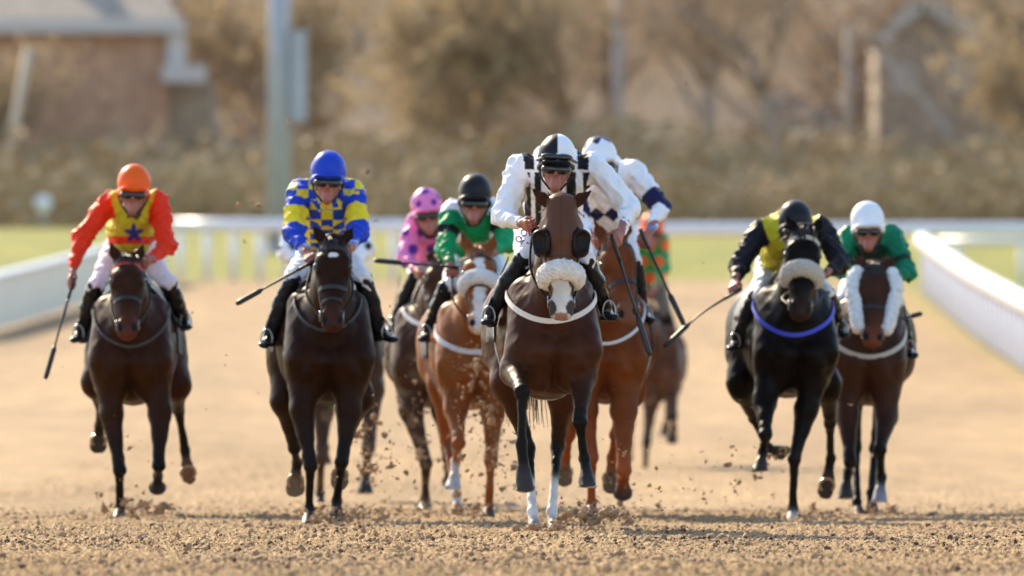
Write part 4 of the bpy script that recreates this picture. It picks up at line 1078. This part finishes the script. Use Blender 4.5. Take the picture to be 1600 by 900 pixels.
HS = [
dict(n='F', s=272, tailz=.35, h=.009, label='brown bay racehorse leading the field in a brown hood with round eye cups', cm=.6, coat=(.115, .036, .016), chest=862, hip=832, cb=628, cw=.255, k=1.08,
  poll=(877, 322), muz=(877, 502), ears=((832, 295), (925, 296)), hood=(.105, .043, .024), muzc=(.50, .47, .45), nostril_patch=True, marks=[('blaze', [(.30, 0, .05), (.36, 0, .045), (.46, 0, .040), (.54, 0, .040), (.60, 0, .018)])],
  sheep=(.345, 110, .052, (.80, .76, .70)), nbt=.38, breast=(456, 504, (.72, .66, .58), .030), brow=(.02, .02, .03), cloth=(.014, .02, .045), girthc=(.8, .8, .8),
  legs=dict(FL=dict(j=[(802, 580, .12), (816, 612, -.24), (815, 692, -.26), (820, 762, -.33)], n=(0, .45, -1)),
            FR=dict(j=[(910, 588, .12), (906, 660, -.16), (913, 716, -.10), (918, 759, -.20)], n=(0, .10, -1)),
            HL=dict(j=[(792, 598, 1.08), (826, 700, 1.16), (832, 800, .78), (836, 836, .66)], sock=2, hoof=PALEHOOF),
            HR=dict(j=[(880, 618, 1.08), (871, 697, 1.20), (862, 800, .88), (868, 833, .76)], sock=2, hoof=PALEHOOF))),
dict(n='B', s=254, label='dark brown racehorse with a tiny white star, ridden by the blue capped rider', coat=(.062, .019, .007), chest=512, hip=492, cb=637, cw=.265,
  poll=(521, 377), muz=(519, 517), ears=((490, 354), (552, 356)), marks=[('star', .125, .0, .016, .028)], cross=True, muzc=(.05, .018, .012), cloth=(.012, .016, .035), breast=(440, 520, (.012, .009, .008), .018), girthc=(.02, .02, .03),
  legs=dict(FL=dict(j=[(472, 640, .10), (485, 728, -.02), (483, 795, .16), (483, 818, .06)]),
            FR=dict(j=[(545, 640, .10), (534, 722, .0), (526, 782, .22), (525, 815, .14)]),
            HL=dict(j=[(446, 625, 1.2), (460, 700, 1.45), (464, 722, 1.72), (462, 752, 1.78)], n=(0, -1, -.3), hoof=PALEHOOF),
            HR=dict(j=[(560, 620, 1.2), (540, 690, 1.5), (532, 715, 1.75), (531, 742, 1.8)], n=(0, -1, -.3), hoof=PALEHOOF))),
dict(n='A', s=242, label='dark bay racehorse with a red browband at the left end of the field', coat=(.110, .034, .012), chest=205, hip=213, cb=636, cw=.255, hw=.30,
  poll=(199, 405), muz=(199, 528), ears=((172, 380), (224, 382)), brow=(.55, .04, .02), bw=.8, muzc=(.09, .025, .015), breast=(470, 545, (.04, .028, .022), .016), cloth=(.012, .016, .035), girthc=(.2, .2, .25),
  legs=dict(FL=dict(j=[(174, 645, .12), (187, 735, .0), (187, 792, .22), (186, 811, .14)]),
            FR=dict(j=[(250, 645, .10), (248, 728, -.08), (247, 742, .20), (246, 762, .28)], n=(0, .8, -.6)),
            HL=dict(j=[(150, 596, 1.15), (157, 632, 1.50), (155, 664, 1.8), (154, 688, 1.86)], n=(0, -.9, -.5)),
            HR=dict(j=[(276, 600, 1.15), (279, 640, 1.50), (289, 702, 1.66), (294, 738, 1.66)], n=(.1, -1, -.5), hoof=(.16, .09, .06)))),
dict(n='E', s=240, label='chestnut racehorse with a broad white blaze and pale sheepskin noseband', cm=.62, coat=(.46, .14, .036), low=(.26, .075, .025), chest=743, hip=722, cb=643, cw=.25, dirty=4, mane=(.25, .08, .03),
  poll=(749, 392), muz=(749, 520), ears=((720, 362), (773, 366)), sheep=(.235, 100, .045, (.72, .70, .68)), nbt=.28, marks=[('blaze', [(.02, 0, .012), (.06, 0, .035), (.20, 0, .024), (.30, 0, .035), (.50, 0, .035), (.60, 0, .03)])],
  breast=(510, 552, (.62, .62, .66), .034), muzc=(.5, .3, .22), girthc=WHITE,
  legs=dict(FL=dict(j=[(712, 640, .08), (717, 693, -.16), (712, 722, .02), (708, 763, -.10)], n=(0, .0, -1), sock=1, hoof=(.5, .5, .52)),
            FR=dict(j=[(770, 645, .10), (767, 720, -.02), (764, 790, .16), (763, 808, .08)]),
            HL=dict(j=[(690, 600, 1.1), (697, 688, 1.3), (713, 775, .95), (715, 806, .84)], sock=1, hoof=PALEHOOF),
            HR=dict(j=[(765, 600, 1.1), (770, 670, 1.45), (768, 690, 1.7), (766, 715, 1.78)]))),
dict(n='G', s=248, label='bright chestnut racehorse half hidden behind the leading horse', cm=.62, coat=(.30, .075, .018), low=(.25, .065, .02), chest=945, hip=948, cb=634, cw=.255, mane=(.25, .08, .03),
  poll=(958, 372), muz=(985, 505), ears=((928, 342), (985, 345)), muzc=(.16, .07, .04), breast=(470, 540, (.6, .6, .62), .02),
  legs=dict(FL=dict(j=[(915, 640, .10), (925, 715, .05), (924, 785, .22), (924, 806, .14)]),
            FR=dict(j=[(975, 640, .08), (975, 735, -.10), (974, 745, .18), (973, 770, .26)], n=(0, .8, -.6), w=1.12),
            HL=dict(j=[(905, 610, 1.15), (890, 680, 1.5), (884, 712, 1.75), (882, 738, 1.8)], n=(0, -1, -.4), hoof=PALEHOOF),
            HR=dict(j=[(985, 610, 1.15), (962, 680, 1.5), (956, 715, 1.75), (954, 748, 1.8)], n=(-.3, -1, -.3), hoof=PALEHOOF))),
dict(n='I', s=244, label='black racehorse with a thick sheepskin noseband and blue breast strap', coat=(.012, .006, .004), chest=1240, hip=1206, cb=624, cw=.255, k=1.03,
  poll=(1256, 360), muz=(1250, 500), ears=((1229, 338), (1287, 336)), sheep=(.285, 105, .050, (.50, .45, .38)), nbt=.33, brow=(.45, .40, .32), breast=(470, 526, (.03, .05, .55), .026), muzc=(.03, .014, .01), cloth=(.008, .008, .012), girthc=BLACK,
  legs=dict(FL=dict(j=[(1195, 628, .08), (1196, 680, -.18), (1192, 705, -.06), (1187, 733, -.14)], n=(0, .2, -1)),
            FR=dict(j=[(1260, 640, .12), (1241, 718, .04), (1239, 795, .18), (1238, 816, .10)], sock=0, hoof=(.5, .46, .42)),
            HL=dict(j=[(1158, 600, 1.1), (1178, 652, 1.40), (1200, 700, 1.5), (1219, 708, 1.56)], n=(.6, -.5, -.5)),
            HR=dict(j=[(1292, 600, 1.1), (1297, 660, 1.4), (1298, 716, 1.6), (1292, 758, 1.62)], n=(0, -1, -.4)))),
dict(n='J', s=237, label='brown racehorse with white sheepskin cheek pieces at the right end of the field', cm=.75, coat=(.085, .032, .018), chest=1357, hip=1366, cb=637, cw=.225, hw=.23,
  poll=(1367, 417), muz=(1363, 542), ears=((1333, 398), (1400, 402)), cheekpads=True, muzc=(.14, .04, .02), marks=[], breast=(505, 560, (.45, .42, .38), .03), cloth=(.012, .012, .016), girthc=BLACK,
  legs=dict(FL=dict(j=[(1324, 650, .10), (1328, 722, -.10), (1325, 735, .05), (1321, 776, -.04)], n=(0, .2, -1)),
            FR=dict(j=[(1385, 650, .10), (1375, 702, -.16), (1377, 745, -.02), (1374, 783, -.12)], n=(0, .05, -1), hoof=(.25, .25, .30)),
            HL=dict(j=[(1330, 610, 1.1), (1337, 700, 1.3), (1339, 785, .95), (1343, 808, .86)]),
            HR=dict(j=[(1385, 610, 1.1), (1367, 700, 1.3), (1362, 770, 1.0), (1363, 804, .90)]))),
dict(n='D', s=225, h=.013, label='dark brown racehorse behind the chestnut with a white blaze', coat=(.16, .060, .026), low=(.06, .03, .02), chest=672, hip=668, cb=640, cw=.25, dirty=9,
  poll=(690, 408), muz=(680, 520), ears=((668, 392), (705, 392)), breast=(470, 510, (.6, .6, .62), .03), muzc=(.06, .03, .02), girthc=(.7, .7, .7),
  legs=dict(FL=dict(j=[(642, 640, .10), (666, 724, -.02), (664, 782, .20), (664, 799, .12)], w=1.1, hoof=PALEHOOF),
            FR=dict(j=[(692, 640, .10), (700, 715, -.06), (702, 735, .20), (703, 752, .26)], n=(0, .8, -.6)),
            HL=dict(j=[(640, 600, 1.1), (648, 660, 1.4), (655, 690, 1.6), (660, 712, 1.7)]),
            HR=dict(j=[(700, 600, 1.1), (695, 680, 1.4), (700, 730, 1.6), (702, 760, 1.7)]))),
dict(n='C', s=215, h=.014, label='brown racehorse hidden behind the dark horse of the blue capped rider', coat=(.15, .060, .028), low=(.07, .04, .025), chest=538, hip=532, cb=632, cw=.26, dirty=12,
  poll=(522, 420), muz=(522, 540), ears=((505, 405), (540, 405)), muzc=(.06, .03, .02), girthc=(.5, .5, .5),
  legs=dict(FL=dict(j=[(505, 640, .10), (502, 715, -.04), (500, 772, .14), (499, 794, .06)], w=1.05),
            FR=dict(j=[(582, 610, .08), (576, 700, -.16), (572, 735, .0), (570, 768, -.08)], n=(0, .2, -1), w=1.15),
            HL=dict(j=[(500, 600, 1.1), (505, 660, 1.4), (508, 700, 1.6), (508, 725, 1.7)]),
            HR=dict(j=[(580, 600, 1.1), (580, 650, 1.4), (575, 690, 1.6), (574, 712, 1.7)]))),
dict(n='H', s=170, h=.015, label='reddish bay racehorse trailing last at the back of the field', cm=.8, coat=(.17, .060, .028), low=(.05, .03, .025), chest=1018, hip=1022, cb=632, cw=.27, dirty=21,
  poll=(1006, 482), muz=(1004, 572), ears=((994, 470), (1018, 470)), muzc=(.1, .05, .03), girthc=(.5, .5, .5),
  legs=dict(FL=dict(j=[(1018, 625, .08), (1010, 692, -.04), (1008, 738, .14), (1007, 750, .06)], w=1.0, hoof=PALEHOOF),
            FR=dict(j=[(1048, 610, .08), (1052, 650, -.14), (1053, 668, .0), (1050, 686, .08)], n=(0, .8, -.6)),
            HL=dict(j=[(985, 610, 1.1), (985, 660, 1.4), (983, 700, 1.6), (982, 720, 1.7)]),
            HR=dict(j=[(1050, 600, 1.1), (1045, 650, 1.5), (1040, 665, 1.7), (1038, 680, 1.8)]))),
]
JS = dict(
F=dict(spare=True, thw=1.45, brtext=brtextF, rein=(1, 0), near=True, label='rider in white silks with black stripes, goggles and a black and white quartered cap', hc=(870, 249), chin=(867, 300), sh=((808, 268), (932, 266)), el=((786, 338), (984, 324)), ha=((816, 350), (970, 362)), pelvis=(862, 362),
  kn=((819, 404), (914, 406)), an=((768, 488), (945, 478)), to=((760, 503), (957, 497)), bar=(None, (-.34, -.1, .94)), paint=pF, cap=capF, wr=.010),
B=dict(near=True, label='rider in blue and yellow checked silks with a plain blue cap', hc=(513, 271), chin=(511, 318), sh=((464, 306), (556, 304)), el=((458, 366), (561, 362)), ha=((478, 394), (549, 388)), pelvis=(510, 388),
  kn=((458, 436), (566, 433)), an=((422, 520), (592, 512)), to=((412, 545), (620, 540)), bar=((.85, -.1, .5), None), paint=pB, cap=cap_plain(BL)),
A=dict(rein=(0, 1), near=True, label='rider in a yellow top with orange-red sleeves and a bright orange cap', hc=(209, 291), chin=(207, 334), sh=((166, 322), (250, 320)), el=((128, 372), (260, 384)), ha=((113, 424), (236, 406)), pelvis=(203, 384),
  kn=((150, 446), (262, 443)), an=((128, 515), (287, 497)), to=((118, 532), (294, 510)), bar=((.25, -.1, .95), None), paint=pA, cap=cap_plain((.92, .12, .008)), brpat=pbrA),
E=dict(label='rider in green and white silks with black armbands and a black cap', hc=(742, 305), chin=(740, 350), sh=((704, 336), (781, 334)), el=((696, 388), (790, 378)), ha=((703, 414), (770, 396)), pelvis=(743, 392),
  kn=((700, 448), (787, 440)), an=((670, 515), (805, 510)), to=((660, 532), (812, 530)), bar=((.97, -.1, .1), None), paint=pE, cap=cap_plain(BK)),
G=dict(rein=(1, 0), near=True, label='rider in white silks with navy elbows and a white cap topped by a navy star', hc=(938, 248), chin=(948, 292), sh=((905, 282), (994, 272)), el=((903, 340), (1032, 324)), ha=((925, 372), (1014, 364)), pelvis=(955, 366),
  kn=((905, 415), (988, 408)), an=((890, 490), (1003, 485)), to=((885, 500), (1016, 500)), bar=(None, (-.48, -.1, .87)), paint=pG, cap=capG),
I=dict(rein=(0, 1), near=True, label='rider in black sleeves and a yellow-green body with a black cap', hc=(1243, 347), chin=(1245, 390), sh=((1184, 366), (1288, 362)), el=((1156, 414), (1313, 412)), ha=((1148, 440), (1285, 430)), pelvis=(1222, 408),
  kn=((1184, 462), (1290, 456)), an=((1152, 528), (1311, 508)), to=((1143, 546), (1319, 525)), bar=((.8, -.1, .5), None), paint=pI, cap=cap_plain(BK)),
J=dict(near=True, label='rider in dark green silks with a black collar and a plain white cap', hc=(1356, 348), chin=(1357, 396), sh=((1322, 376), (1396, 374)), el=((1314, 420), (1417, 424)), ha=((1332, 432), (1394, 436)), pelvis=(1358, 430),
  kn=((1318, 470), (1398, 470)), an=((1306, 520), (1417, 538)), to=((1302, 535), (1427, 560)), paint=pJ, cap=cap_plain(WH)),
D=dict(label='rider in pink silks with purple spots and a matching pink spotted cap', hc=(667, 325), chin=(672, 366), sh=((646, 352), (704, 352)), el=((634, 402), (706, 402)), ha=((650, 424), (694, 424)), pelvis=(674, 408),
  kn=((650, 432), (706, 440)), an=((619, 500), (715, 520)), to=((608, 522), (718, 535)), paint=pD, cap=capD),
C=dict(label='rider in white silks with black diamonds, hidden behind the blue capped rider', hc=(508, 322), chin=(508, 362), sh=((466, 348), (550, 348)), el=((446, 392), (571, 390)), ha=((478, 424), (545, 424)), pelvis=(508, 405),
  kn=((468, 450), (553, 450)), an=((452, 515), (572, 515)), to=((448, 530), (578, 530)), paint=pC, cap=cap_plain(BK)),
H=dict(label='rider in green silks with orange spots at the back of the field', hc=(1019, 356), chin=(1019, 388), sh=((992, 378), (1034, 376)), el=((986, 424), (1036, 420)), ha=((996, 452), (1022, 452)), pelvis=(1014, 446),
  kn=((985, 488), (1040, 488)), an=((978, 535), (1052, 532)), to=((975, 545), (1058, 545)), paint=pH, br=(.16, .12, .09), cap=cap_plain(OG)),
)
JP = {}
for S in HS:
    hs = make_horse(S); JP[S['n']] = make_person(JS[S['n']], hs)
def wh(n, i, butt, tip, label, **k):
    if n in JP: j = JP[n]; make_whip(j['w'], j['bars'][i][0], butt, tip, label, **k)
wh('F', 1, (955, 366), (1016, 556), 'long black whip in the hand of the leading rider in white and black stripes', dy=-.1)
wh('A', 0, (116, 434), (71, 592), 'black whip pointing down from the fist of the orange capped rider', dy=-.1)
wh('B', 0, (492, 407), (369, 475), 'black whip held out sideways by the blue capped rider', dy=-.15)
wh('E', 0, (716, 418), (585, 407), 'black whip held level by the rider in green and white')
wh('G', 1, (1004, 352), (1067, 506), 'black whip held by the rider in white with navy elbows', dy=-.1) if False else wh('G', 1, (1000, 358), (1069, 508), 'black whip held by the rider in white with navy elbows', dy=-.1)
wh('I', 0, (1158, 452), (1038, 542), 'curved black whip trailing from the fist of the rider in black sleeves', bend=.035)
wh('J', 1, (1392, 502), (1440, 490), 'short dark whip end showing behind the rider in the white cap', dy=.1)

# sand thrown up by the hooves
kp = []; ks = []; g = np.random.default_rng(5)
def fly(px, py, sx, sy, n, d, s0):
    for _ in range(int(n * 1.7)):
        q = W(px + g.normal() * sx, py + g.normal() * sy, d + g.normal() * .35)
        if q[2] > .01: kp.append(q); ks.append(s0 * min(g.pareto(2.0) * .5 + .25, 2.6))
dE, dB, dF = FPX / 240, FPX / 254, FPX / 272
fly(745, 600, 26, 42, 90, dE - .5, .012); fly(770, 700, 18, 45, 80, dE - .4, .010); fly(660, 650, 26, 60, 50, 98, .009); fly(572, 720, 14, 40, 60, dB + 6, .012)
fly(610, 725, 28, 30, 40, dB + 3, .009); fly(525, 806, 34, 8, 110, dB, .012); fly(225, 797, 26, 9, 110, FPX / 242, .012); fly(210, 740, 22, 40, 26, FPX / 242, .009)
fly(925, 805, 40, 10, 130, dF + 3, .013); fly(862, 828, 30, 6, 60, dF, .010); fly(780, 760, 50, 26, 40, dE, .010); fly(990, 770, 60, 30, 40, 90, .009); fly(850, 700, 130, 70, 60, 84, .006)
fly(1150, 750, 40, 34, 30, 92, .009); fly(1370, 800, 40, 6, 60, 94, .010); fly(1238, 812, 30, 5, 60, 91, .010); fly(700, 800, 50, 8, 80, dE, .012)
fly(500, 400, 300, 120, 40, 92, .006); fly(750, 620, 300, 130, 60, 90, .005)
for a, b, z_ in ((575, 269, .020), (405, 320, .024), (372, 320, .018), (622, 190, .007), (1065, 85, .009), (1090, 290, .011), (451, 186, .014), (672, 290, .012), (586, 346, .010), (1170, 306, .008), (762, 232, .008)):
    kp.append(W(a, b, 88.5)); ks.append(z_)
kp_, ks_ = [], []
for q, z_ in zip(kp, ks):
    kp_.append(q); ks_.append(z_)
    for _ in range(2): kp_.append(q + g.normal(size=3) * z_ * .9); ks_.append(z_ * .6)
lumps('kicked_up_sand', np.array(kp_), np.array(ks_), sandm, 8, 'clods of sand flying up around the galloping hooves', 'sand')
